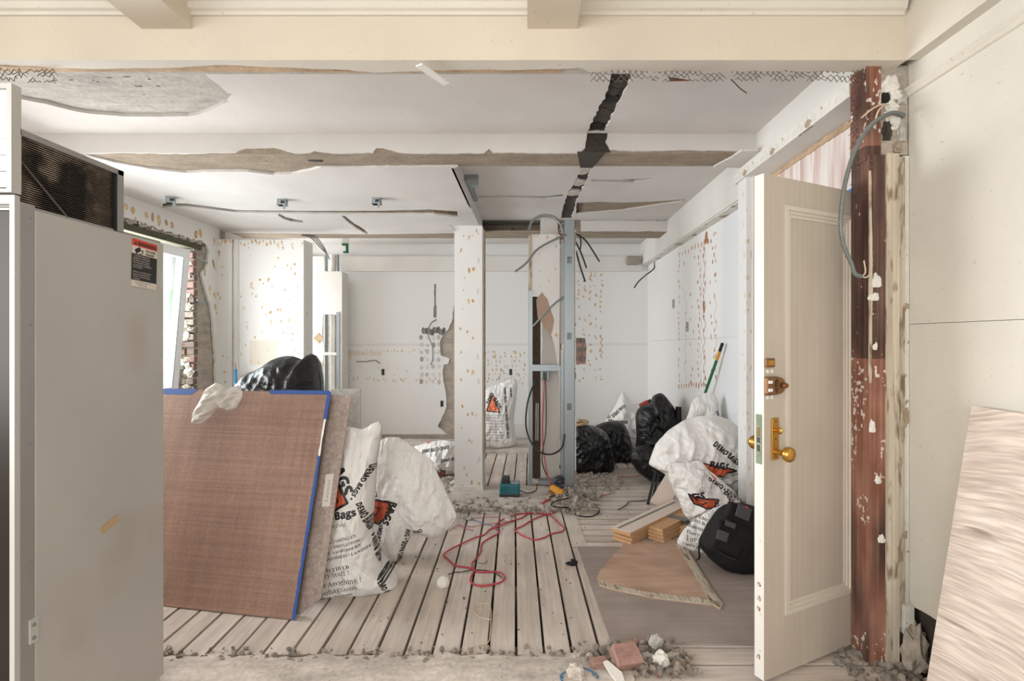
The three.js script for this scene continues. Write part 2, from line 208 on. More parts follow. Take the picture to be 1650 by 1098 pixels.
// ---- floor
{
  const f = struct('floor', 'stripped dusty plank floor with open gaps between the boards', 'floor');
  mesh('subfloor', span(-3.6, 2.1, -0.5, -0.4, -3.2, 7.6), M.subfloor, f);
  for (const [x0, x1, d0, d1] of [[-3.7, -3.6, -3.2, 7.6], [2.1, 2.2, -3.2, 7.6], [-3.7, 2.2, 7.6, 7.7], [-3.7, 2.2, -3.3, -3.2]]) mesh('foundation', span(x0, x1, -0.5, 0, d0, d1), M.subfloor, f);
  for (let x = -3.2; x < 2; x += 0.42) mesh('joist', span(x, x + 0.06, -0.3, -0.05, 6.2, 7.2), M.oldWood, f);
  for (let d = 2.4; d < 6; d += 0.6) mesh('joist', span(-3.4, 2.0, -0.3, -0.05, d, d + 0.06), M.oldWood, f);
  const cuts = new Map();
  const plank = (len, wide, x, d, alongX, yaw = 0) => {
    const v = Math.floor(rnd() * 5), key = [len.toFixed(2), wide.toFixed(3), alongX, v].join();
    if (!cuts.has(key)) { const b = new RoundedBoxGeometry(alongX ? len : wide, 0.045, alongX ? wide : len, 1, 0.003); cuts.set(key, uvM(b, !alongX, v * 0.37, v * 0.083)); }
    const o = mesh('plank', cuts.get(key), M.plank[Math.floor(rnd() * 4)], f); o.position.set(x, -0.0225 + rr(-0.0025, 0.0025), -d); o.rotation.y = yaw + rr(-0.001, 0.001); return o;
  };
  for (let k = -1; k < 29; k++) plank(1.93, k < 0 ? 0.1 : 0.112, (k < 0 ? 0.345 : 0.226 - 0.124 * k) - 0.03 * 0.28, 3.28, false, 0.03);
  for (let d = 3.56; d < 5.72; d += 0.115) plank(1.3, 0.091, 0.33 + 0.65 - 0.03 * (d - 3) + 0.05, d, true);
  for (let x = -3.2; x < 0.2; x += 0.124) plank(1.5, 0.112, x, 5.71, false);
  for (let x = 0.26; x < 1.6; x += 0.124) plank(1.4, 0.112, x, 6.45, false);
  for (let d = 2.18; d < 2.45; d += 0.125) plank(1.2, 0.113, 0.99, d, true);
  for (let d = 2.06; d > 1.6; d -= 0.125) plank(4.9, 0.114, -0.85, d, true);
  mesh('front_boards', span(-3.3, 1.7, -0.05, -0.004, -2.6, 1.6), M.plankFront, f);
  // rough screed where walls were taken out
  const screed = (name, x0, x1, d0, d1, h, seed) => {
    const g = new THREE.BoxGeometry(x1 - x0, h + 0.05, d1 - d0, Math.round((x1 - x0) / 0.03), 1, Math.max(4, Math.round((d1 - d0) / 0.03))), p = g.attributes.position;
    for (let i = 0; i < p.count; i++) if (p.getY(i) > 0) { const x = p.getX(i), z = p.getZ(i), e = Math.min(1, (Math.min((d1 - d0) / 2 - Math.abs(z)) + 0.004) / 0.05); p.setY(i, (h + 0.05) / 2 - (1 - e) * h * 0.7 + 0.006 * noise3(x * 6, z * 6, seed) + 0.004 * noise3(x * 22, z * 22, seed)); p.setZ(i, z + 0.016 * noise3(x * 9, seed, z)); }
    g.computeVertexNormals(); mesh(name, uvM(g.translate((x0 + x1) / 2, (h + 0.05) / 2 - 0.05, -(d0 + d1) / 2)), M.dust, f);
  };
  screed('screed', -3.25, 0.42, 2.1, 2.305, 0.016, 3);
  screed('screed', -3.25, 0.5, 4.26, 4.95, 0.026, 5);
  screed('screed', -3.25, 1.6, 6.46, 7.2, 0.05, 7);
}
// ---- ceiling of the gutted room
{
  const c = struct('ceiling', 'white plaster ceiling of the gutted room with broken chases and bare concrete beams', 'ceiling');
  const P = (list, h = H) => list.map(([x, y]) => ce(x, y, h));
  const slit = ragged(P([[771, 316], [830, 315.5], [880, 316.5], [906, 313], [907, 320], [880, 321], [830, 318.5], [771, 319]]), 0.004, 0.05, 22);
  const slit2 = ragged(P([[953, 289.5], [1000, 290.5], [1020, 288.5], [1050, 287], [1050, 291.5], [1020, 295], [1000, 293.5], [953, 292]]), 0.004, 0.05, 23);
  mesh('concrete_slab', flatXD([[-3.6, 2.2], [1.8, 2.2], [1.8, 7.5], [-3.6, 7.5]], H + 0.02, 0.16, [slit, slit2]), M.grey, c);
  mesh('leak_cover_slab', span(-3.6, 1.8, H + 0.18, H + 0.3, 2.2, 7.5), M.scratch, c);  // slab added above the slits to keep sky light from leaking in
  const holeA = ragged(P([[-60, 119], [330, 119], [347, 133], [367, 150], [381, 154], [366, 165], [350, 172], [325, 183], [312, 187], [260, 188.5], [200, 187.5], [140, 183], [110, 177], [75, 168], [33, 160], [-60, 150]]), 0.004, 0.04, 2);
  const holeB = ragged(P([[985, 119], [1019, 119], [1010, 140], [1000, 158], [992, 175], [985, 190], [977, 205], [976, 214], [947, 214], [952, 200], [960, 185], [967, 170], [974, 155], [980, 140]]), 0.008, 0.03, 4);
  mesh('plaster_panel', flatXD([[-3.4, 2.325], [1.44, 2.325], [1.44, 3.36], [-3.4, 3.36]], H, 0.02, [holeA, holeB]), M.ceiling, c);
  mesh('masonry_strip', flatXD(P([[978, 118], [1026, 118], [982, 215], [940, 215]]), H + 0.014, 0.006), M.dark, c);
  for (const [x, y, s] of [[998, 135, 1], [985, 160, 1.1], [975, 180, 1], [962, 203, 1.1], [990, 148, 0.8]]) { const [X, d] = ce(x, y, H + 0.01); const o = mesh('masonry_lump', chunk(0.045 * s, 0.012, 0.05 * s, x, 2, 0.35), s > 1 ? M.soot : M.dark, c); o.position.set(X, H + 0.014, -d); }
  for (let k = 0; k < 34; k++) { const [X, d] = ce(rr(40, 345), rr(128, 180), H); if (d < 2.34 || d > 2.78 || X > -1.5) continue; const o = mesh('surface_pit', chunk(rr(0.005, 0.018), 0.003, rr(0.003, 0.007), k + 300, 1, 0.5), k % 4 ? M.brownGrey : M.rubbleWhite, c); o.position.set(X, H + 0.019, -d); }
  // first beam: bare concrete with a broken plaster face
  mesh('beam', span(-3.4, 1.44, UNDER, H, 3.375, 3.61), M.brownGrey, c);
  { const Y = (py) => EYE + (CY - py) * 3.36 / FOCAL, X = (px) => (px - CX) * 3.36 / FOCAL;
    const low = [[-3.4, UNDER + 0.004], ...[[120, 247], [205, 246], [260, 247], [380, 246], [395, 239], [440, 238], [460, 243], [475, 247], [500, 246], [507, 243], [535, 247], [600, 246], [606, 239], [615, 238], [640, 245], [665, 247], [780, 247], [788, 240], [795, 246], [935, 247], [943, 238], [946, 217]].map(([a, b]) => [X(a), Y(b)])];
    mesh('plaster_panel', wallXH([...ragged(low, 0.003, 0.03, 6, false), [X(946), H], [-3.4, H]], 3.36, 0.016), M.ceiling, c);
    const low2 = [[979, 217], [976, 228], [983, 241], [1020, 244], [1090, 242], [1180, 243]].map(([a, b]) => [X(a), Y(b)]);
    mesh('plaster_panel', wallXH([...ragged(low2, 0.003, 0.03, 8, false), [1.44, Y(247)], [1.44, H], [X(979), H]], 3.36, 0.016), M.ceiling, c);
    mesh('masonry_strip', wallXH([[X(942), UNDER + 0.01], [X(984), UNDER + 0.01], [X(982), H], [X(944), H]], 3.372, 0.012), M.dark, c);
    mesh('masonry_strip', flatXD(P([[930, 245], [976, 245], [955, 270], [935, 270]], UNDER), UNDER - 0.003, 0.006), M.dark, c);
    const k = ce(510, 259, UNDER); const o = mesh('hole_shade', chunk(0.05, 0.006, 0.022, 9), M.dark, c); o.position.set(k[0], UNDER, -k[1]);  // dark lump carries the shade of a hole in its colour
    mesh('plaster_panel', flatXD(ragged(P([[1195, 243], [1222, 243], [1222, 272], [1150, 269], [1160, 263], [1178, 254]], UNDER - 0.008), 0.003, 0.02, 3), UNDER - 0.01, 0.012), M.ceiling, c);
  }
  // dropped soffit on the left
  { const crack1 = ragged(P([[262, 328], [300, 328.5], [330, 332], [380, 338.5], [430, 339.5], [520, 340], [600, 340], [690, 338], [738, 341], [738, 351], [700, 346], [600, 346], [520, 345], [430, 343.5], [380, 342.5], [330, 336], [300, 333], [262, 335]], SOFFIT), 0.006, 0.05, 11);
    const crack2 = ragged(P([[450, 344.6], [460, 350], [475, 354], [488, 356], [488, 359.5], [470, 357.5], [457, 353], [447, 346.5]], SOFFIT), 0.003, 0.04, 12);
    const crack3 = ragged(P([[549, 347.5], [556, 348.5], [570, 360], [580, 365.5], [595, 376], [591, 378], [574, 368], [560, 358]], SOFFIT), 0.003, 0.04, 13);
    const edge = ragged(P([[100, 249], [140, 251], [185, 262], [240, 272], [300, 279], [350, 277], [400, 277], [440, 282], [470, 281], [500, 275], [515, 270], [560, 270.5], [650, 269], [738, 268.5]], SOFFIT), 0.006, 0.05, 14, false);
    mesh('soffit_core', flatXD([[-3.4, 3.61], [-0.545, 3.61], [-0.545, 5.8], [-3.4, 5.8]], SOFFIT + 0.018, H - SOFFIT - 0.018, [crack1, crack2, crack3]), M.brownGrey, c);
    mesh('plaster_panel', flatXD([...edge, [-0.53, 3.62], [-0.53, 5.79], [-3.36, 5.79], [-3.36, 3.6]], SOFFIT, 0.018, [crack1, crack2, crack3]), M.ceiling, c);
    mesh('plaster_panel', wallDH([[3.62, SOFFIT], [5.79, SOFFIT], [5.79, H], [3.62, H]], -0.545, 0.016), M.ceiling, c);
  }
  // middle bay, right
  { const chase = ragged(P([[952, 240], [976, 240], [955, 268], [945, 290], [935, 312], [927, 330], [921, 353], [903, 353], [910, 325], [915, 312], [930, 285], [940, 270]]), 0.008, 0.04, 21);
    const bare = ragged(P([[929, 327], [960, 325.5], [1010, 326.5], [1050, 325], [1103, 321.5], [1103, 324], [1050, 332], [1000, 339.5], [928, 345]]), 0.006, 0.05, 24);
    const woodGap = ragged(P([[1178, 274], [1130, 303], [1107, 326], [1067, 357], [1060, 355.5], [1090, 331], [1118, 304], [1157, 274]]), 0.004, 0.06, 25);
    mesh('plaster_panel', flatXD([[-0.53, 3.61], [1.5, 3.61], [1.5, 5.79], [-0.53, 5.79]], H, 0.02, [chase, slit, slit2, bare, woodGap]), M.ceiling, c);
    mesh('masonry_strip', flatXD(P([[945, 240], [985, 240], [930, 354], [898, 354]]), H + 0.013, 0.006), M.dark, c);
    for (const [x, y] of [[940, 275], [930, 295], [922, 312]]) { const [X, d] = ce(x, y, H); const o = mesh('plaster_lump', chunk(0.07, 0.016, 0.1, x, 2, 0.4), M.rubble, c); o.position.set(X, H + 0.012, -d); }
    mesh('bare_concrete', flatXD(P([[922, 322], [1110, 318], [1110, 327], [922, 349]]), H + 0.013, 0.006), M.brownGrey, c);
    mesh('timber_strip', flatXD(P([[1182, 271], [1150, 272], [1056, 357], [1070, 360]]), H + 0.011, 0.006), M.postRed, c);
  }
  // second beam with the open cavity above the columns
  mesh('beam', span(-3.4, -0.55, UNDER, H, 5.81, 6.15), M.brownGrey, c); mesh('beam', span(0.42, 1.5, UNDER, H, 5.81, 6.15), M.brownGrey, c); mesh('beam', span(-0.55, 0.42, UNDER, UNDER + 0.018, 5.81, 6.15), M.brownGrey, c);
  mesh('plaster_panel', wallXH(ragged([[0.55, UNDER + 0.006], [1.5, UNDER + 0.006], [1.5, H], [0.55, H]], 0.004, 0.05, 31), 5.795, 0.014), M.ceiling, c);
  mesh('cavity_back', span(-0.55, 0.42, UNDER + 0.018, H + 0.02, 6.12, 6.15), M.brownGrey, c);
  for (const x of [-0.4, -0.05, 0.2]) mesh('cavity_block', span(x, x + 0.18, UNDER + 0.018, H - 0.03, 6.0, 6.12), M.brownGrey, c);
  mesh('plaster_panel', flatXD([[-3.4, 6.15], [1.62, 6.15], [1.62, 7.2], [-3.4, 7.2]], H, 0.02), M.ceiling, c);
  mesh('plaster_panel', wallXH(ragged([[(1090 - CX) * 6.15 / FOCAL, UNDER - 0.012], [1.5, UNDER - 0.012], [1.5, H], [(1090 - CX) * 6.15 / FOCAL, H]], 0.004, 0.05, 31), 5.79, 0.36), M.ceiling, c);
}
// ---- header between the rooms
{
  const t = struct('trim_1', 'cream plastered header beam left between the front room and the gutted room', 'header');
  mesh('header_face', span(-3.4, 1.568, 2.5505, 2.95, 2.1995, 2.222), M.cream, t);
  mesh('header_core', span(-3.4, 1.62, 2.575, 2.95, 2.22, 2.33), M.grey, t);
  const px = (x, y) => ce(x, y, 2.55);
  const backEdge = ragged([[1395, 119], [1100, 118], [950, 119], [935, 112], [900, 114], [840, 116], [790, 115], [700, 116], [660, 119], [600, 120], [560, 116], [500, 114], [470, 112], [430, 111], [360, 108], [300, 111], [250, 113], [150, 114], [90, 113], [60, 110], [0, 108], [-100, 110]].map(([x, y]) => px(x, y - 3)), 0.004, 0.04, 41, false);
  mesh('plaster_panel', flatXD([[-3.4, 2.2], [1.568, 2.2], [1.568, 2.31], ...backEdge, [-3.4, 2.24]], 2.55, 0.02), M.creamTrim, t);
  mesh('scratch_coat', flatXD(ragged([px(-100, 107), px(520, 107), px(540, 116), px(690, 116), px(800, 112), px(905, 112), px(905, 120), px(-100, 117)], 0.004, 0.05, 42), 2.556, 0.016), M.tanCoat, t);
  mesh('bare_concrete', span(-3.4, (955 - CX) * 2.32 / FOCAL, 2.565, 2.7, 2.285, 2.345), M.grey, t);
  mesh('bare_concrete', span((955 - CX) * 2.32 / FOCAL, 1.6, 2.575, 2.7, 2.30, 2.34), M.scratch, t);
  const prof = [[0, 0], [0.012, 0], [0.016, 0.012], [0.03, 0.018], [0.036, 0.04], [0.06, 0.062], [0.075, 0.09], [0.085, 0.12], [0, 0.12]];
  mesh('cornice', uvM(ext(prof, 4.9).rotateY(-Math.PI / 2).translate(1.55, 2.732, -2.2)), M.creamTrim, t);
}
{
  const c = struct('ceiling_front', 'cream ceiling of the front room with plastered beams', 'ceiling'); c.name = 'ceiling_001';
  mesh('slab', span(-3.6, 1.9, 2.852, 3.0, -3.3, 2.3), M.creamTrim, c);
  for (const [x0, x1] of [[-1.62, -1.41], [-0.013, 0.194]]) mesh('beam', span(x0, x1, 2.68, 2.86, -2.6, 2.2), M.cream, c);
  mesh('beam', span(1.568, 1.66, 2.55, 2.86, -2.6, 2.2), M.creamTrim, c);
}
// ---- right wall
{
  const w = struct('wall_right', 'off-white plastered right wall, its base broken away to dark masonry', 'wall');
  mesh('plaster_panel', wallDH([...ragged([[-2.6, 0.27], [2.0, 0.27], [2.14, 0.262], [2.29, 0.245]], 0.006, 0.06, 51, false), [2.29, 1.4485], [-2.6, 1.4485]], RIGHT, 0.03), M.wallFront, w);
  mesh('plaster_panel', wallDH([[-2.6, 1.4505], [2.29, 1.4505], [2.29, 2.86], [-2.6, 2.86]], RIGHT, 0.03), M.wallFront, w);
  mesh('masonry', span(RIGHT + 0.03, RIGHT + 0.2, -0.05, 2.86, -2.6, 2.3), M.dark, w);
  mesh('masonry', span(RIGHT + 0.06, RIGHT + 0.2, -0.05, 2.75, 2.3, 3.55), M.mortar, w);
  mesh('corner_bead', span(1.62, 1.632, 0.25, 2.5, 2.262, 2.3), M.white, w); mesh('masonry', span(1.585, 1.68, -0.05, 2.17, 2.315, 2.42), M.scratch, w);
  const prof = [[0, 0], [0.01, 0.004], [0.018, 0.016], [0.014, 0.024], [0.024, 0.036], [0, 0.04]];
  mesh('picture_rail', uvM(ext(prof.map(([a, b]) => [-a, b]), 4.86).translate(RIGHT, 2.42, -2.27)), M.creamTrim, w);
  const s = struct('trim_2', 'white chipped soffit and door jamb along the right side of the gutted room', 'soffit');
  mesh('soffit', uvM(new THREE.ExtrudeGeometry(shapeOf([[1.44, 2.472], [1.75, 2.472], [1.75, 2.72], [1.44, 2.72]]), { depth: 1.34, bevelEnabled: false }).translate(0, 0, -3.69)), M.white, s);
  mesh('soffit_lip', span(1.425, 1.44, 2.472, 2.535, 2.36, 3.69), M.chipped, s);
  mesh('soffit', span(1.5, 1.75, 2.40, 2.72, 3.69, 7.2), M.white, s);
  mesh('bare_edge', span(1.515, 1.6, 2.392, 2.402, 3.75, 6.9), M.chipped, s);
  // far stretch with rust-coloured adhesive
  const D0 = 3.5, D1 = 7.2, HH = 2.45, W = 1480, HP = 980;
  const map = canvas(W, HP, '#e8e7e5', (x) => {
    const to = (px, py) => { const [d, h] = sideWall(px, py, 1.6); return [(d - D0) / (D1 - D0) * W, (1 - h / HH) * HP]; };
    const RUST = ['#a35c34', '#8f4e2b', '#b56f45', '#b98458'];
    const spot = (px, py, z) => { const [a, b] = to(px, py); x.globalAlpha = rr(0.75, 1); blob(x, a, b, z * rr(0.7, 1.2), z * rr(1.1, 2.2), rr(-0.3, 0.3), RUST[Math.floor(rnd() * 4)]); x.globalAlpha = 1; };
    x.strokeStyle = '#c9c6c2'; x.lineWidth = 2; x.beginPath(); x.moveTo(...to(1048, 550)); x.lineTo(...to(1195, 543)); x.stroke();
    for (let k = 0; k < 26; k++) { const y = 412 + k * 8.4; if (rnd() > 0.25) spot(1094 + rr(-1, 1), y, 5); }
    for (let k = 0; k < 10; k++) spot(1094 + k * 5.2, mix(411, 390, k / 9) + rr(-2, 2), 6);
    for (let k = 0; k < 12; k++) spot(1094 + k * 4, 623 + rr(-4, 3), 6);
    for (let k = 0; k < 22; k++) { spot(1127 + rr(-3, 3), 405 + k * 10, 5); if (rnd() > 0.3) spot(1135 + rr(-2, 2), 390 + k * 11, 5); if (rnd() > 0.3) spot(1146 + rr(-2, 8), 378 + k * 11, 5); if (rnd() > 0.55) spot(1153, 376 + k * 11, 4); if (rnd() > 0.4) spot(rr(1099, 1122), 415 + k * 10, 4.5); }
    x.strokeStyle = '#a5653f'; x.lineWidth = 4;
    for (const [a, y0, y1] of [[1135, 385, 628], [1129, 400, 620], [1105, 470, 620], [1153, 480, 570]]) { x.globalAlpha = a === 1135 ? 0.95 : 0.35; x.beginPath(); for (let y = y0; y < y1; y += 3) { const p = to(a + 1.6 * Math.sin(y * 0.22) + 1.2 * noise3(a, y * 0.03, 1), y); y === y0 ? x.moveTo(...p) : x.lineTo(...p); } x.stroke(); } x.globalAlpha = 1;
    spot(1138, 383, 14); spot(1134, 495, 12);
    x.fillStyle = '#dfe2e8'; const a = to(1165, 345), b = to(1200, 640); x.globalAlpha = 0.6; x.fillRect(b[0], 0, a[0] - b[0], HP); x.globalAlpha = 1;
  });
  const uvw = (g) => boxUV(g, (x, y, z) => (-z - D0) / (D1 - D0), (x, y) => y / HH);
  const slots = [[1085, 490], [1107, 527]].map(([x, y]) => { const [d, h] = sideWall(x, y, 1.6); return [[d - 0.05, h - 0.05], [d + 0.05, h - 0.05], [d + 0.05, h + 0.05], [d - 0.05, h + 0.05]]; });
  mesh('plaster_panel', uvw(wallDH([[3.5, 0], [7.2, 0], [7.2, 2.45], [3.5, 2.45]], 1.6, 0.03, slots)), std({ map, roughness: 0.75 }), w);
  for (const q of slots) mesh('outlet_hole_shade', span(1.625, 1.64, q[0][1], q[2][1], q[0][0], q[1][0]), M.darkPlastic, w);  // dark plates paint the shade inside the wall openings
  mesh('masonry', span(1.64, 1.8, -0.05, 2.75, 3.5, 7.4), M.mortar, w);
  // white jamb of the old doorway
  const jd = 3.52, jb = [1190, 300, 1235, 850];
  const jm = canvas(180, 1100, '#e9e8e6', (x) => { for (let k = 0; k < 16; k++) daub(x, rr(60, 100), 40 + k * 62 + rr(-20, 20), rr(5, 10), true); x.fillStyle = '#c9c5bd'; for (let k = 0; k < 60; k++) x.fillRect(rr(30, 150), rr(0, 1100), rr(1, 4), rr(2, 16)); });
  mesh('jamb', pxUV(span(1.44, 1.62, 0, 2.472, jd, 3.66), jd, jb), std({ map: jm, roughness: 0.7 }), s);
  mesh('jamb_stop', span(1.475, 1.62, 0, 2.472, jd - 0.02, jd), M.white, s);
}
// ---- plywood closing the old doorway
{
  const t = thing('plywood_sheet', 'pale whitewashed plywood sheet with vertical grain closing the opening behind the door', 'plywood', [1.585, 0, -3.0]);
  mesh('sheet', local(uvM(span(1.585, 1.603, 0, 2.45, 2.47, 3.51)), t), M.plywoodPale, t);
  mesh('raw_edge', local(wallDH(ragged([[2.47, 2.44], [3.51, 2.44], [3.51, 2.471], [2.47, 2.471]], 0.004, 0.03, 61), 1.578, 0.016), t), M.tanCoat, t, 'ragged orange-tan raw edge');
  const b = solo('blue_tarp', wallDH(ragged([[2.5, 0.9], [2.98, 0.9], [2.98, 2.105], [2.75, 2.115], [2.5, 2.13]], 0.006, 0.08, 63), 1.571, 0.006), M.tarpBlue, 'bright blue tarp corner showing above the open door', 'tarp');
}
// ---- far wall
const FB = [480, 395, 1060, 735];
{
  const w = struct('wall_back', 'white far wall with adhesive dots and a torn plaster hole beside the boxed column', 'wall');
  const k = 3, S = (a, b) => [(a - FB[0]) * k, (b - FB[1]) * k];
  const map = canvas(580 * k, 340 * k, '#e9e8e6', (x) => {
    const dot = (px, py, s, l) => daub(x, ...S(px, py), s * k, l);
    x.strokeStyle = '#cfccc8'; x.lineWidth = 2; for (const y of [557, 555]) { x.beginPath(); x.moveTo(...S(553, y)); x.lineTo(...S(1045, y - 1)); x.stroke(); }
    x.globalAlpha = 0.5; x.fillStyle = '#dcc9b1'; x.fillRect(...S(555, 567), 60 * k, 6 * k); x.fillRect(...S(553, 564), 14 * k, 14 * k); x.globalAlpha = 1;
    for (let i = 0; i < 30; i++) { dot(557 + i * 5.6 + rr(-2, 2), 566 + rr(-2, 2), 1.5, true); if (rnd() > 0.3) dot(558 + i * 5.4 + rr(-2, 2), 612 + rr(-3, 3), 1.7, true); if (rnd() > 0.5) dot(560 + i * 5, 574 + rr(0, 30), 1.2, true); }
    for (let i = 0; i < 5; i++) dot(559, 572 + i * 10, 2.2);
    x.fillStyle = '#77736d'; for (let i = 0; i < 12; i++) blob(x, ...S(682 + i * 3, 533 + rr(-3, 3)), 8, 16, rr(-0.4, 0.4), ['#77736d', '#8b8781', '#5d5954'][i % 3]);
    for (let r = 0; r < 7; r++) for (let q = 0; q < 4; q++) { x.globalAlpha = r === 1 || q === 0 ? 0.8 : 0.45; const [a, b] = S(679 + q * 9.5 + rr(-1, 1), 544 + r * 12 + rr(-1, 1)); blob(x, a, b, 9, 9 + rnd() * 4, 0, (r + q) % 3 ? '#c7c3c4' : '#8d8a88'); x.globalAlpha = 1; }
    for (let q = 0; q < 11; q++) for (let r = 0; r < 8; r++) if (rnd() > 0.25) dot(780 + q * 6.4 + rr(-2, 2), 568 + r * 7 + rr(-2, 2), rr(1.2, 2.4), rnd() > 0.5);
    for (let q = 0; q < 5; q++) for (let r = 0; r < 24; r++) if (rnd() > 0.35) { x.globalAlpha = 0.8; const [a, b] = S(932 + q * 9.2 + rr(-2, 2), 428 + r * 8 + rr(-3, 3)); blob(x, a, b, rr(3, 6), rr(4, 10), rr(-0.7, 0.7), ['#cfa878', '#c59765', '#d9bd96'][Math.floor(rnd() * 3)]); x.globalAlpha = 1; }
    x.strokeStyle = '#c79a68'; x.lineWidth = 4; for (const [a, y0, y1] of [[952, 432, 456], [969, 540, 580], [960, 540, 550]]) { x.beginPath(); for (let y = y0; y < y1; y += 2) { const p = S(a + 1.6 * Math.sin(y * 0.6), y); y === y0 ? x.moveTo(...p) : x.lineTo(...p); } x.stroke(); }
    x.fillStyle = '#6b665f'; for (const [a, b] of [[636, 424], [718, 424], [796, 424]]) blob(x, ...S(a, b), 6, 5, 0, '#6b665f');
  });
  const toM = (l) => l.map(([a, b]) => { const v = at(a, b, FAR); return [v.x, v.y]; });
  const hole1 = ragged(toM([[731, 494], [729, 515], [723, 529], [713, 541], [709, 550], [710, 573], [719, 576], [725, 579], [722, 586], [715, 588], [713, 602], [716, 620], [719, 640], [719, 660], [705, 688], [720, 700], [745, 704], [745, 494]]), 0.006, 0.04, 71);
  const crackH = ragged(toM([[699.5, 458], [702.5, 458], [703, 490], [704, 512], [698, 512], [699.5, 490]]), 0.004, 0.03, 72);
  const slotHoles = [[617, 600], [712, 651], [823, 600], [840, 640]].slice(0, 3).map(([a, b]) => toM([[a - 2.5, b - 5], [a + 2.5, b - 5], [a + 2.5, b + 5], [a - 2.5, b + 5]]));
  const brickHole = ragged(toM([[926, 545], [943, 545], [945, 560], [944, 586], [930, 588], [926, 588]]), 0.005, 0.03, 73);
  mesh('plaster_panel', pxUV(wallXH([[-3.4, 0], [1.64, 0], [1.64, 2.72], [-3.4, 2.72]], FAR, 0.022, [hole1, crackH, brickHole, ...slotHoles]), FAR, FB), std({ map, roughness: 0.75 }), w);
  mesh('scratch_coat', span(-3.6, 1.9, -0.05, 2.75, FAR + 0.022, FAR + 0.2), M.scratch, w);
  for (const s of slotHoles) mesh('outlet_hole_shade', span(s[0][0], s[1][0], s[2][1], s[0][1], FAR + 0.016, FAR + 0.022), M.darkPlastic, w);  // dark colour stands in for shade in the outlet openings
  mesh('crack_fill', wallXH(toM([[698, 456], [704, 456], [705, 514], [697, 514]]), FAR + 0.018, 0.003), M.scratch, w);
  for (let r = 0; r < 6; r++) for (let q = 0; q < 2; q++) { const v = at(931 + q * 9 + (r % 2) * 3, 549 + r * 7.3, FAR); mesh('brick', box(0.07, 0.052, 0.02, v.x, v.y, -FAR - 0.014), r % 2 ? M.brick : M.brickDark, w); }
  mesh('ceiling_band', span(-3.4, 1.5, 2.318, 2.519, 7.13, FAR), M.white, w);
  mesh('baseboard_trace', span(-3.4, 0.0, 0.05, 0.10, 7.185, FAR), M.scratch, w);
  mesh('baseboard', span(-0.3, 1.6, 0.05, 0.24, 7.18, FAR), M.white, w);
}
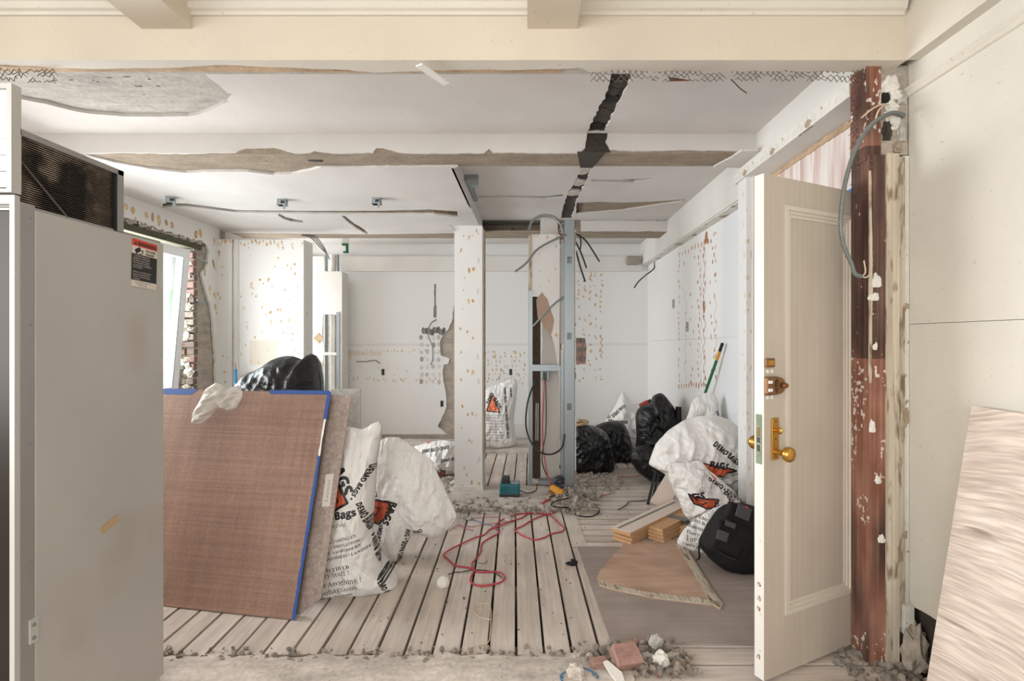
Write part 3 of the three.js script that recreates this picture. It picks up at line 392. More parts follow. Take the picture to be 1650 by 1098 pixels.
// ---- left wall with the window opening
{
  const w = struct('wall_left', 'white left wall with a stripped brick window opening', 'wall');
  const bay = [[2.5, 0.8], [5.22, 0.8], [5.22, 2.3], [2.5, 2.3]], frontBay = [[-2.0, 0.8], [0.6, 0.8], [0.6, 2.45], [-2.0, 2.45]];
  const D0 = 3.3, D1 = 5.6, map = canvas(920, 1080, '#e7e5e1', (x) => { const to = (px, py) => { const [d, h] = sideWall(px, py, LEFT); return [(d - D0) / (D1 - D0) * 920, (1 - h / 2.7) * 1080]; }; for (const [a, b] of [[203, 333], [214, 339], [236, 347], [246, 350], [256, 355], [268, 359], [277, 363], [316, 378], [323, 376], [322, 430], [331, 420], [330, 440], [345, 388], [344, 425], [338, 465], [345, 475], [347, 495]]) daub(x, ...to(a, b), rr(10, 15)); });
  const opening = [[2.5, 0.8], [5.22, 0.8], ...ragged([[5.235, 0.8], [5.54, 0.82], [5.53, 1.2], [5.5, 1.5], [5.44, 1.75], [5.33, 1.95], [5.3, 2.05], [5.38, 2.15], [5.42, 2.3], [5.35, 2.36], [5.1, 2.345], [4.6, 2.36], [3.9, 2.37], [2.5, 2.38]], 0.012, 0.05, 81, false)];
  mesh('plaster_panel', boxUV(wallDH([[2.2, 0], [5.6, 0], [5.6, 2.72], [2.2, 2.72]], LEFT - 0.025, 0.025, [opening]), (x, y, z) => (-z - D0) / (D1 - D0), (x, y) => y / 2.7), std({ map, roughness: 0.75 }), w);
  mesh('masonry', uvM(wallDH([[2.2, -0.05], [5.75, -0.05], [5.75, 2.75], [2.2, 2.75]], LEFT - 0.32, 0.29, [bay])), M.scratch, w);
  mesh('plaster_panel', wallDH([[-2.6, -0.05], [2.25, -0.05], [2.25, 2.9], [-2.6, 2.9]], LEFT - 0.2, 0.2, [frontBay]), M.wallFront, w);
  mesh('masonry', wallDH([[5.75, -0.05], [7.4, -0.05], [7.4, 2.75], [5.75, 2.75]], LEFT - 0.32, 0.29, [[[5.98, 0.8], [7.05, 0.8], [7.05, 2.4], [5.98, 2.4]]]), M.white, w);  // unseen opening added here to let light onto the far wall
  const jambBricks = [concrete('#a98a83'), concrete('#8f7f7c'), concrete('#a69c94')];
  for (let k = 0; k < 26; k++) { const o = mesh('mortar_smear', chunk(rr(0.02, 0.05), rr(0.015, 0.05), 0.016, k + 50, 2, 0.4), k % 3 ? M.mortar : M.grey, w); o.position.set(LEFT - rr(0.02, 0.14), rr(0.85, 2.25), -5.17); }
  for (let r = 0; r < 20; r++) { const y = 0.83 + r * 0.073; for (let q = 0; q < 2; q++) { const x = LEFT - 0.035 - q * 0.1 + (r % 2) * 0.035 + rr(-0.008, 0.004); const g = new RoundedBoxGeometry(rr(0.07, 0.095), 0.056, 0.06, 1, 0.006); const o = mesh('brick', uvM(g), jambBricks[Math.floor(rnd() * 3)], w); o.position.set(Math.min(x, LEFT - 0.045), y, -5.205 + rr(-0.012, 0.012)); o.rotation.set(rr(-0.05, 0.05), rr(-0.08, 0.08), rr(-0.04, 0.04)); } }
  const lintel = mesh('lintel', span(LEFT - 0.2, LEFT - 0.004, 2.285, 2.35, 2.4, 5.3), concrete('#6b6a55'), w, 'rotten dark lintel over the window');
  for (let k = 0; k < 46; k++) { const o = mesh('plaster_lump', chunk(0.014, rr(0.012, 0.03), rr(0.02, 0.05), k + 90, 2, 0.4), k % 3 ? M.scratch : M.brickDark, w); o.position.set(LEFT - 0.008, 2.36 + rr(-0.015, 0.015), -(3.4 + k * 0.043)); }
  for (const [y, l] of [[2.2, 0.16], [1.78, 0.14]]) mesh('metal_tie', bar([LEFT + 0.01, y, -5.2], [LEFT + 0.02, y - 0.03, -5.2 - l], 0.004, 0.02), M.galv, w);
}
// ---- remaining shell behind the camera
{
  const w = struct('wall_front', 'wall behind the photographer with a wide window opening', 'wall');
  mesh('plaster_panel', wallXH([[-3.5, -0.05], [1.8, -0.05], [1.8, 2.95], [-3.5, 2.95]], -2.6, -0.2, [[[-2.5, 0.75], [0.6, 0.75], [0.6, 2.5], [-2.5, 2.5]]]), M.wallFront, w);
}
// ---- tilted window sash
{
  const w = struct('window_1', 'white plastic window sash tilted inwards at the top in the stripped brick opening', 'window');
  const sash = new THREE.Group(); sash.name = 'sash'; sash.position.set(LEFT - 0.1, 0.86, -4.35); sash.rotation.z = -0.088; w.add(sash);
  const L = 1.36, T = 1.39, fw = 0.085;
  const bars = [['stile', box(0.07, T, fw, 0, T / 2, L / 2 - fw / 2)], ['stile', box(0.07, T, fw, 0, T / 2, -L / 2 + fw / 2)], ['rail', box(0.07, fw, L - 2 * fw, 0, fw / 2, 0)], ['rail', box(0.07, fw, L - 2 * fw, 0, T - fw / 2, 0)]];
  for (const [n, g] of bars) mesh(n, g, M.upvc, sash);
  mesh('pane', box(0.006, T - 2 * fw, L - 2 * fw, 0, T / 2, 0), M.glass, sash);
  for (const s of [-1, 1]) mesh('glazing_bead', box(0.04, T - 2 * fw, 0.012, 0.018, T / 2, s * (L / 2 - fw - 0.006)), M.galv, sash);
  mesh('sill', span(LEFT - 0.34, LEFT - 0.03, 0.78, 0.82, 2.5, 5.21), M.white, w);
  mesh('fixed_frame', span(LEFT - 0.28, LEFT - 0.2, 0.82, 2.28, 5.12, 5.2), M.upvc, w);
}
// ---- pilaster and pipe chase at the left
{
  const b = [345, 375, 510, 650], d = 5.56, k = 4;
  const map = canvas(165 * k, 275 * k, '#e9e7e3', (x) => { for (let i = 0; i < 95; i++) { const px = rr(350, 502), py = 388 + Math.pow(rnd(), 1.2) * 230; daub(x, (px - b[0]) * k, (py - b[1]) * k, rr(4, 10), rnd() > 0.7); } for (let i = 0; i < 18; i++) daub(x, (352 + i * 6 - b[0]) * k, (391 + rr(-4, 4) - b[1]) * k, rr(7, 12)); x.globalAlpha = 0.5; x.fillStyle = '#dfcdb4'; x.fillRect((402 - b[0]) * k, (549 - b[1]) * k, 44 * k, 40 * k); x.globalAlpha = 1; });
  const m = std({ map, roughness: 0.75 });
  const w = thing('wall_pilaster', 'white boxed pilaster dotted with tan adhesive beside the brick window', 'pilaster', [-2.8, 0, -5.6]);
  mesh('face', local(pxUV(span(-3.1, -2.405, 0, 2.45, d + 0.03, 5.82), d + 0.03, b), w), m, w);
  mesh('return', local(pxUV(span(-3.3, -3.15, 0, 2.45, d, 5.82), d, b), w), m, w);
  mesh('corner_pipe', local(rod([-3.12, 0, -5.6], [-3.12, 2.45, -5.6], 0.035), w), M.white, w);
}
{
  const d = 6.88, t = thing('pipe_chase', 'white boxed pipe chase at the far wall, cut open to show grey pipes', 'pipe chase', [-2.65, 0.03, -7.0]);
  const q = (l) => l.map(([a, b]) => { const v = at(a, b, d); return [v.x, v.y]; });
  const slot = ragged(q([[521, 507], [548, 507], [548, 566], [545, 568], [523, 568], [519, 540]]), 0.008, 0.05, 91), slot2 = ragged(q([[521, 573], [547, 573], [547, 660], [522, 660], [517, 620]]), 0.01, 0.05, 92);
  mesh('panel', local(wallXH([...q([[497, 437.5], [551, 437.5]]), [q([[551, 700]])[0][0], 0.05], [q([[497, 700]])[0][0], 0.05]], d, 0.02, [slot, slot2]), t), M.white, t);
  mesh('side_panel', local(span(q([[551, 500]])[0][0] - 0.02, q([[551, 500]])[0][0], 0.05, 2.28, d + 0.02, 7.12), t), M.white, t);
  mesh('cavity_back', local(span(-2.9, -2.5, 0.05, 2.2, 7.09, 7.11), t), M.scratch, t);
  for (const [px, r] of [[525, 0.025], [536, 0.04], [544, 0.02]]) { const v = at(px, 500, 7.0); mesh('pipe', local(rod([v.x, 0.05, -7.0], [v.x, 2.52, -7.0], r), t), px === 536 ? M.white : M.galv, t); }
  mesh('bracket_angle', local(span(-2.53, -2.49, 0.6, 1.75, d - 0.012, d), t), M.steel, t);
  for (const py of [545, 590]) { const v = at(514, py, d); const g = mesh('paper_patch', local(uvM(new THREE.BoxGeometry(0.1, 0.1, 0.003).rotateZ(0.8).translate(v.x, v.y, -d + 0.002)), t), M.tanCoat, t); }
}

// ================================================================ LARGE THINGS
// ---- refrigerator pulled into the room
{
  const X = -1.45, t = thing('refrigerator', 'tall built-in refrigerator with bare grey side panel and exposed compressor coil on top', 'refrigerator', [-1.9, 0, -1.8]);
  const A = (n, g, m, p = t, l) => mesh(n, local(g, t), m, p, l);
  A('body', span(X - 0.93, X - 0.008, 0, 1.76, 1.5, 2.075), M.fridgeWhite);
  A('side_panel', rbox(0.012, 1.7, 0.541, 0.003, X - 0.006, 0.912, -1.8145), M.fridge);
  A('corner_trim', span(X - 0.02, X - 0.001, 0, 1.775, 1.5, 1.544), M.fridgeTrim);
  A('front_frame', span(X - 0.016, X - 0.002, 0, 1.79, 1.484, 1.5), M.fridgeWhite);
  A('front_frame', span(X - 0.93, X - 0.016, 1.765, 1.79, 1.484, 1.5), M.fridgeWhite);
  A('door', rbox(0.88, 1.64, 0.02, 0.004, X - 0.46, 0.93, -1.502), std({ color: '#38332f', roughness: 0.3, metalness: 0.6 }));
  A('compressor_deck', span(X - 0.93, X - 0.006, 1.758, 1.77, 1.5, 2.075), M.fridgeTrim);
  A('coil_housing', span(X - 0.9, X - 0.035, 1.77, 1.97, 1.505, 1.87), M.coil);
  const fins = []; for (let k = 0; k < 30; k++) fins.push(span(X - 0.03, X - 0.012, 1.776 + k * 0.0064, 1.7785 + k * 0.0064, 1.505, 1.865)); for (let k = 0; k < 34; k++) fins.push(span(X - 0.034, X - 0.026, 1.772, 1.968, 1.508 + k * 0.0106, 1.5105 + k * 0.0106));
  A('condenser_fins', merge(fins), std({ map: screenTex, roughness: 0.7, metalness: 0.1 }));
  A('frame_rail', span(X - 0.02, X, 1.965, 1.982, 1.5, 1.88), M.fridgeTrim); A('frame_post', span(X - 0.02, X, 1.765, 1.982, 1.855, 1.88), M.fridgeTrim); A('frame_post', span(X - 0.02, X - 0.004, 1.765, 1.982, 1.842, 1.856), M.black);
  A('brace', bar([X - 0.008, 1.9, -1.5], [X - 0.008, 1.768, -1.66], 0.004, 0.005), std({ color: '#5a524b', roughness: 0.6 }));
  A('lid', span(X - 0.93, X - 0.004, 1.972, 1.984, 1.5, 1.88), M.fridgeTrim);
  const g = A('louver_frame', merge([span(X - 0.014, X, 1.795, 2.1, 1.473, 1.502), span(X - 0.93, X - 0.014, 2.085, 2.1, 1.473, 1.502), span(X - 0.93, X - 0.014, 1.795, 1.805, 1.473, 1.502)]), M.fridgeWhite);
  for (let k = 0; k < 6; k++) { const s = mesh('louver', uvM(new THREE.BoxGeometry(0.916, 0.042, 0.006).rotateX(0.5)), M.whitePlastic, g); s.position.set(X - 0.472 + 1.9, 1.835 + k * 0.046, -1.49 + 1.8); }
  for (const [x, y] of [[50, 352], [50, 524], [50, 715], [50, 908]]) { const d = X * FOCAL / (x - CX), v = at(x, y, d); A('screw', rod([X - 0.002, v.y, v.z], [X + 0.002, v.y, v.z], 0.004), M.galv); }
  A('hinge_plate', span(X - 0.002, X + 0.004, 0.5, 0.57, 1.525, 1.55), M.fridgeWhite); for (const y of [0.515, 0.553]) A('screw', rod([X + 0.002, y, -1.535], [X + 0.007, y, -1.535], 0.006), M.galv);
  // warning sticker
  const lab = canvas(360, 520, '#e3d8cc', (x) => {
    x.fillStyle = '#d9482b'; x.fillRect(0, 0, 360, 76); x.fillStyle = '#1c1512'; x.beginPath(); x.moveTo(22, 62); x.lineTo(62, 62); x.lineTo(42, 22); x.fill(); say(x, 'WARNING', 70, 44, 54, 0, 'bold', 'sans-serif', '#1c1512', 1.05);
    x.save(); x.translate(75, 118); x.rotate(-0.55); x.fillStyle = '#171413'; x.fillRect(-42, -24, 84, 48); x.restore(); x.fillStyle = '#171413'; blob(x, 140, 118, 12, 12, 0, '#171413'); x.lineWidth = 9; x.strokeStyle = '#171413'; x.beginPath(); x.moveTo(95, 150); x.quadraticCurveTo(135, 160, 150, 130); x.stroke();
    say(x, 'TIP-OVER', 186, 104, 34, 0, 'bold', 'sans-serif', '#2a2522'); say(x, 'HAZARD', 186, 140, 34, 0, 'bold', 'sans-serif', '#2a2522');
    x.fillStyle = '#1a1716'; x.fillRect(0, 160, 360, 290); ['To prevent tipover of', 'appliance, install anti-', 'tip device and secure', 'front levelers to floor,', 'according to installation', 'instructions.', '', 'Failure to install accord-', 'ing to instructions can', 'result in serious injury', 'or death.'].forEach((s, i) => say(x, s, 12, 178 + i * 25.5, 25, 0, '', 'sans-serif', '#d8cfc5'));
    ['See installation instructions.', 'For assistance call', '1-800-222-7820'].forEach((s, i) => say(x, s, 40 + i * 22, 466 + i * 19, 19, 0, '', 'sans-serif', '#3a332e'));
  });
  const c = [[210, 389], [247, 401], [253, 471], [218, 465]].map(([a, b]) => { const d = X * FOCAL / (a - CX); return [d, at(a, b, d).y]; });
  const lg = new THREE.BoxGeometry(0.002, 0.175, 0.125); boxUV(lg, (x, y, z) => 0.5 - z / 0.125, (x, y) => 0.5 + y / 0.175);
  lg.rotateX(-0.035).translate(X + 0.002, (c[0][1] + c[2][1]) / 2 + 0.01, -(c[0][0] + c[2][0]) / 2);
  A('warning_sticker', lg, std({ map: lab, roughness: 0.5 }), t, 'red and black warning sticker');
  const v = at(177, 845, X * FOCAL / (177 - CX)); A('tape_scrap', new THREE.BoxGeometry(0.002, 0.024, 0.072).rotateX(0.3).translate(X + 0.002, v.y, v.z), M.tapeTan, t, 'tan tape scrap');
}
// ---- leaning sheets
const U = new THREE.Vector3(-0.983, 0, -0.182), LEAN = new THREE.Vector3(0.182 * 0.287, 1, -0.983 * 0.287).normalize(), NRM = U.clone().cross(LEAN).normalize();   // along the sheet, up the sheet
if (NRM.z < 0) NRM.multiplyScalar(-1);
function leaning(name, label, origin, poly, thick, m, category) {
  const t = thing(name, label, category, origin);
  const basis = new THREE.Matrix4().makeBasis(U.clone().negate(), LEAN, NRM);
  const g = uvM(ext(poly, thick)); mesh('sheet', g.applyMatrix4(basis), m, t); t.userData.basis = undefined; delete t.userData.basis; return [t, basis];
}
{
  const [t, B] = leaning('hardboard_sheet', 'large brown hardboard sheet edged with blue tape leaning beside the refrigerator', [-1.169, 0.004, -2.60], [[-1.75, 0], [0, 0], [0.004, 1.133], [-1.75, 1.133]], 0.006, M.hardboard, 'hardboard');
  const strip = (n, pts, m, z = 0.006) => mesh(n, ext(pts, 0.0015).translate(0, 0, z).applyMatrix4(B), m, t);
  strip('blue_tape', ragged([[-0.006, 0], [0.012, 0], [0.014, 0.78], [-0.002, 0.8]], 0.002, 0.05, 3), M.tapeBlue); strip('blue_tape', ragged([[-0.006, 0.985], [0.016, 0.985], [0.018, 1.137], [-0.004, 1.137]], 0.002, 0.05, 5), M.tapeBlue);
  strip('torn_paper', ragged([[0.0, 0.79], [0.009, 0.79], [0.014, 0.99], [0.0, 0.99]], 0.003, 0.03, 4), M.whitePlastic);
  strip('blue_tape', ragged([[-0.36, 1.118], [0.0, 1.12], [0.01, 1.142], [-0.36, 1.14]], 0.002, 0.04, 7), M.tapeBlue); strip('blue_tape', ragged([[-1.4, 1.1], [-0.86, 1.104], [-0.82, 1.138], [-1.4, 1.138]], 0.003, 0.04, 8), M.tapeBlue);
}
{
  const [t, B] = leaning('hardboard_sheet', 'worn grey-brown hardboard sheet with a broken corner behind the brown sheet', [-1.158, 0.004, -2.645], [[-1.6, 0], [0.0, 0.0], [0.105, 0.085], [0.112, 1.115], [-1.6, 1.115]], 0.006, M.hardboardWorn, 'hardboard');
  const note = canvas(128, 320, '#d6cfc8', (x) => { x.save(); x.translate(64, 290); x.rotate(-Math.PI / 2); x.font = 'italic 66px serif'; x.fillStyle = '#8f8781'; x.fillText('Lemon', 10, 20); x.restore(); });
  const g = new THREE.PlaneGeometry(0.045, 0.17); const p = ext([[0, 0], [0.045, 0.004], [0.04, 0.17], [-0.004, 0.165]], 0.001); boxUV(p, (x) => x / 0.045, (x, y) => y / 0.17); mesh('masking_tape_note', p.translate(0.035, 0.52, 0.006).applyMatrix4(B), std({ map: note, roughness: 0.7 }), t, 'pale tape strip with a scribbled word');
}
solo('steel_sheet', span(-1.25, -1.068, 0.002, 1.075, 3.3, 3.32), std({ color: '#eceeee', roughness: 0.5, map: concTex }), 'pale grey panel standing behind the hardboard sheets and full white bag', 'panel');
// ---- rag over the top edge
solo('grey_rag', pillow({ out: [[308, 682], [311, 665], [322, 645], [332, 627], [348, 617], [358, 621], [366, 628], [381, 622], [391, 631], [390, 642], [380, 658], [366, 662], [357, 652], [348, 660], [340, 672], [322, 683]], d: 2.905, front: 0.03, back: 0.012, wr: 0.006, fr: 2, crisp: true, folds: 0.007, seed: 21, c: [347, 645], e: 0.9, rings: 40 }), M.cloth, 'crumpled grey rag draped over the hardboard edge', 'rag');
// ---- door
{
  const W = 0.7, T = 0.045, HT = 2.035, hinge = new THREE.Vector3(1.558, 0.015, -2.428), free = new THREE.Vector3(0.934, 0.015, -2.112);
  const t = thing('door', 'open panelled beige door with brass knob and old locks', 'door', [hinge.x, hinge.y, hinge.z]); t.name = 'door_1'; t.userData.kind = 'structure';
  const dir = free.clone().sub(hinge); const ang = Math.atan2(-dir.z, dir.x); t.rotation.y = ang;      // local +x runs from the hinge to the free edge; +z faces away from the room seen
  const s = -1;                                                                                        // visible face towards local s*z
  const yb = 0.235, yt = HT - 0.113, a = 0.125, b = W - 0.125, z0 = 0, z1 = T;
  // local z axis: pick so that the visible face sits at z = 0 and the slab extends behind it
  const n = new THREE.Vector3(0, 0, 1).applyAxisAngle(new THREE.Vector3(0, 1, 0), ang), toCam = camera.position.clone().sub(hinge); const f = n.dot(toCam) > 0 ? 1 : -1;
  const Z = (z) => -f * z;                                                                             // z measured inward from the visible face
  const slab = (x0, x1, y0, y1, za, zb) => box(x1 - x0, y1 - y0, Math.abs(zb - za), (x0 + x1) / 2, (y0 + y1) / 2, Z((za + zb) / 2));
  mesh('stile', slab(0, a, 0, HT, 0, T), M.door, t); mesh('stile', slab(b, W - 0.002, 0, HT, 0, T), M.door, t); mesh('rail', slab(a, b, 0, yb, 0, T), M.door, t); mesh('rail', slab(a, b, yt, HT, 0, T), M.door, t);
  mesh('panel', slab(a + 0.03, b - 0.03, yb + 0.03, yt - 0.03, 0.012, T - 0.012), M.door, t);
  for (const [o, w, zz] of [[0.0, 0.018, -0.004], [0.018, 0.014, 0.003], [0.032, 0.014, 0.008]]) { const fr = (x0, x1, y0, y1) => slab(x0, x1, y0, y1, zz, T - 0.01); mesh('moulding', merge([fr(a + o, a + o + w, yb + o, yt - o), fr(b - o - w, b - o, yb + o, yt - o), fr(a + o + w, b - o - w, yb + o, yb + o + w), fr(a + o + w, b - o - w, yt - o - w, yt - o)]), M.doorTrim, t); }
  mesh('edge', slab(W - 0.002, W, 0, HT, 0, T), M.doorEdge, t, 'white painted edge');
  const yOf = (py, d) => EYE + (CY - py) * d / FOCAL - 0.015;
  const P = (n, g, m, l) => mesh(n, g, m, t, l);
  P('latch_plate', rbox(0.052, 0.036, 0.012, 0.004, W - 0.03, yOf(585, 2.12), Z(-0.004)), M.bronze); P('latch_slot', box(0.034, 0.02, 0.004, W - 0.03, yOf(585, 2.12), Z(-0.011)), M.brass);
  const ly = yOf(622, 2.12); const lk = P('rim_lock', rbox(0.07, 0.074, 0.022, 0.008, W - 0.034, ly, Z(-0.008)), M.bronze); mesh('lock_disc', new THREE.CylinderGeometry(0.034, 0.034, 0.018, 20).rotateX(Math.PI / 2).translate(W - 0.07, ly, Z(-0.01)), M.bronze, lk); mesh('thumb_turn', new THREE.SphereGeometry(0.012, 12, 8).scale(1.4, 1, 1).translate(W - 0.09, ly, Z(-0.028)), M.copper, lk); for (const q of [-0.016, 0.016]) mesh('staple', box(0.02, 0.012, 0.006, W - 0.014, ly + q, Z(-0.02)), M.whitePlastic, lk);
  for (const py of [599, 641]) for (const q of [0.02, 0.045]) P('wood_filler', new THREE.CylinderGeometry(0.008, 0.008, 0.002, 14).rotateX(Math.PI / 2).translate(W - q, yOf(py, 2.12), Z(-0.001)), M.whitePlastic);
  const ky = yOf(708, 2.13), kx = W - 0.062; const kp = P('knob_plate', rbox(0.042, 0.17, 0.008, 0.003, kx, ky, Z(-0.003)), M.brass);
  const ny = yOf(729, 2.13); mesh('knob', new THREE.LatheGeometry([[0.014, 0], [0.012, 0.01], [0.01, 0.03], [0.016, 0.036], [0.027, 0.046], [0.031, 0.058], [0.027, 0.07], [0.014, 0.077], [0, 0.078]].map((q) => new THREE.Vector2(...q)), 24).rotateX(f * Math.PI / 2).translate(kx - 0.002, ny, Z(-0.006)), M.brass, kp);
  mesh('thumb_turn', merge([rod([kx, ky + 0.035, Z(-0.004)], [kx, ky + 0.035, Z(-0.022)], 0.008), new THREE.SphereGeometry(0.012, 12, 8).scale(0.5, 1.2, 1).translate(kx, ky + 0.035, Z(-0.026))]), M.brass, kp);
  for (const q of [0.072, 0.0, -0.072, -0.05]) mesh('screw', rod([kx, ky + q, Z(-0.006)], [kx, ky + q, Z(-0.009)], 0.004), M.bronze, kp);
  const mp = P('mortise_plate', rbox(0.004, 0.2, 0.028, 0.001, W + 0.001, yOf(708, 2.13), Z(T / 2)), M.verdigris, 'green weathered mortise plate'); for (const [q, h, m] of [[0.03, 0.036, M.bronze], [-0.004, 0.022, M.void], [-0.036, 0.026, M.void]]) mesh('bolt_and_hole_shade', box(0.004, h, 0.014, W + 0.002, yOf(708, 2.13) + q, Z(T / 2)), m, mp);  // the two dark boxes are painted shade of open bolt holes
  P('outer_knob', new THREE.LatheGeometry([[0.012, 0], [0.01, 0.02], [0.026, 0.035], [0.029, 0.046], [0.02, 0.06], [0, 0.063]].map((q) => new THREE.Vector2(...q)), 20).rotateX(-f * Math.PI / 2).translate(W - 0.05, yOf(719, 2.13), Z(T)), M.brass);
  for (const py of [945, 968, 985, 1063]) P('paint_chip', chunk(0.002, 0.012, 0.008, py, 1, 0.4).translate(W, yOf(py, 2.12), Z(rr(0.012, 0.03))), M.postRed);
}
// ---- stripped post, masonry and casing beside the door
{
  const t = thing('timber_post', 'stripped red-brown timber post splashed with white plaster beside the door', 'post', [1.49, 0, -2.3]);
  const A = (n, g, m, l) => mesh(n, local(uvM(g), t), m, t, l);
  A('plank', span(1.435, 1.503, 0, 2.168, 2.235, 2.36), M.postRed); A('plank', span(1.503, 1.558, 0, 2.172, 2.228, 2.34), M.oldWood, 'pale weathered timber');
  A('stud', span(1.43, 1.495, 2.15, 2.56, 2.25, 2.36), M.postRed);
  A('split_edge', wallXH(ragged([[1.433, 1.2], [1.442, 1.2], [1.447, 1.62], [1.44, 2.1], [1.434, 2.1]], 0.002, 0.05, 5), 2.231, 0.006), M.oldWood);
  for (const [px, py, sx, sy] of [[1412, 455, 0.02, 0.035], [1408, 480, 0.022, 0.02], [1415, 775, 0.012, 0.02], [1405, 690, 0.012, 0.03], [1420, 870, 0.014, 0.02], [1410, 560, 0.008, 0.018]]) { const v = at(px, py, 2.232); A('plaster_splash', chunk(sx, sy, 0.007, px, 2, 0.4).translate(v.x, v.y, v.z), M.rubbleWhite); }
  for (const [a, b] of [[[1400, 258], [1420, 268]], [[1398, 268], [1416, 276]]]) A('nail', rod(at(...a, 2.23), at(...b, 2.24), 0.003), M.lath);
}
{
  const t = thing('masonry_pier', 'crumbling grey masonry patch with white plaster lumps above the timber post', 'masonry', [1.58, 0, -2.32]);
  const A = (n, g, m) => mesh(n, local(uvM(g), t), m, t);
  A('core', span(1.5, 1.618, 2.176, 2.56, 2.262, 2.36), M.scratch);
  for (const [px, py, sx, sy, m] of [[1432, 140, 0.04, 0.045, M.rubbleWhite], [1440, 155, 0.035, 0.03, M.rubbleWhite], [1436, 172, 0.028, 0.03, M.rubbleWhite], [1438, 190, 0.03, 0.05, M.rubbleWhite], [1438, 205, 0.022, 0.025, M.rubbleWhite], [1426, 160, 0.02, 0.03, M.soot], [1428, 215, 0.02, 0.05, M.dark], [1452, 215, 0.02, 0.06, M.grey], [1445, 240, 0.02, 0.03, M.brownGrey], [1452, 160, 0.025, 0.04, M.grey]]) { const v = at(px, py, 2.262); A('plaster_lump', chunk(sx, sy, 0.018, px + py, 2, 0.35).translate(v.x, v.y, v.z), m); }
}
{
  const t = thing('door_casing', 'chipped white casing strip at the end of the right wall', 'casing', [1.6, 0, -2.28]);
  const A = (n, g, m) => mesh(n, local(uvM(g), t), m, t);
  A('strip', span(1.562, 1.59, 0.16, 2.16, 2.24, 2.31), M.oldWood); A('strip', span(1.591, 1.618, 0.22, 2.17, 2.255, 2.3), M.chipped); A('plinth', span(1.575, 1.615, 0.14, 0.26, 2.22, 2.3), M.chipped);
  solo('rubble_chunk', chunk(0.045, 0.11, 0.045, 4, 3, 0.35).translate(1.605, 0.075, -2.2), M.scratch, 'tall grey rubble lump at the foot of the casing strip', 'rubble');
}
// ---- plywood on the right
{
  const t = thing('plywood_sheet', 'pinkish plywood sheet with wavy grain leaning against the right wall', 'plywood', [1.45, 0, -1.3]);
  const dx = 0.185, hh = 1.14, L = Math.hypot(dx, hh), g = uvM(new THREE.BoxGeometry(0.018, L, 1.25)); g.rotateZ(-Math.atan2(dx, hh)); g.translate(1.402 + dx / 2 - 1.45, hh / 2 + 0.004, -1.889 + 0.625 + 1.3);
  mesh('sheet', g, M.plywood, t);
}
// ---- boxed column and stud partition
{
  const d = 4.77, b = [722, 355, 800, 805], k = 4;
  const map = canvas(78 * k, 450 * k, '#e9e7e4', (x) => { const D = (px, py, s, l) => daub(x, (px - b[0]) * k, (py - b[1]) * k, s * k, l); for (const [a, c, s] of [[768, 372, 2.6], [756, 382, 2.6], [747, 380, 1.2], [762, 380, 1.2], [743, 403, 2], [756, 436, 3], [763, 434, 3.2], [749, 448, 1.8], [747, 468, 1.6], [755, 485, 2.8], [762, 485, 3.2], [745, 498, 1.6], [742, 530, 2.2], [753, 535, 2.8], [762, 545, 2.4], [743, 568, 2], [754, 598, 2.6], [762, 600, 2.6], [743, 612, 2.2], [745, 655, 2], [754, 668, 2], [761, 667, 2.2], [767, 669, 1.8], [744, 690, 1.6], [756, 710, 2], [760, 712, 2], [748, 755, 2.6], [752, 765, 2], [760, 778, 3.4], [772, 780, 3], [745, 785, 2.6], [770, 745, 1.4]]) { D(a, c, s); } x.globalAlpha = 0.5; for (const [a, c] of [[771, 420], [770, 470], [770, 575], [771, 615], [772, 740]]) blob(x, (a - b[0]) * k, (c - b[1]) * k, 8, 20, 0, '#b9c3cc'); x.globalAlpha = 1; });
  const t = thing('boxed_column', 'white boxed plasterboard column spotted with tan adhesive', 'column', [-0.56, 0.02, -4.8]);
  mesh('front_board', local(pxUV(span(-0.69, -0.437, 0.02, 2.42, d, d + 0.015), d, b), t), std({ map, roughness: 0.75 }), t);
  mesh('side_board', local(span(-0.449, -0.437, 0.02, 2.42, d + 0.015, d + 0.28), t), M.white, t); mesh('side_board', local(span(-0.69, -0.678, 0.02, 2.42, d + 0.015, d + 0.28), t), M.white, t); mesh('raw_edge', local(span(-0.438, -0.43, 0.3, 2.4, d + 0.18, d + 0.26), t), M.tanCoat, t); mesh('core', local(span(-0.675, -0.452, 0.02, 2.40, d + 0.02, d + 0.27), t), M.scratch, t);
  mesh('floor_track', local(span(-0.7, -0.43, 0.018, 0.06, d - 0.006, d + 0.29), t), M.chipped, t);
  const v = at(725, 372, d); mesh('metal_clip', local(bar(at(724, 362, d), at(734, 372, d), 0.03, 0.006), t), M.galv, t);
}
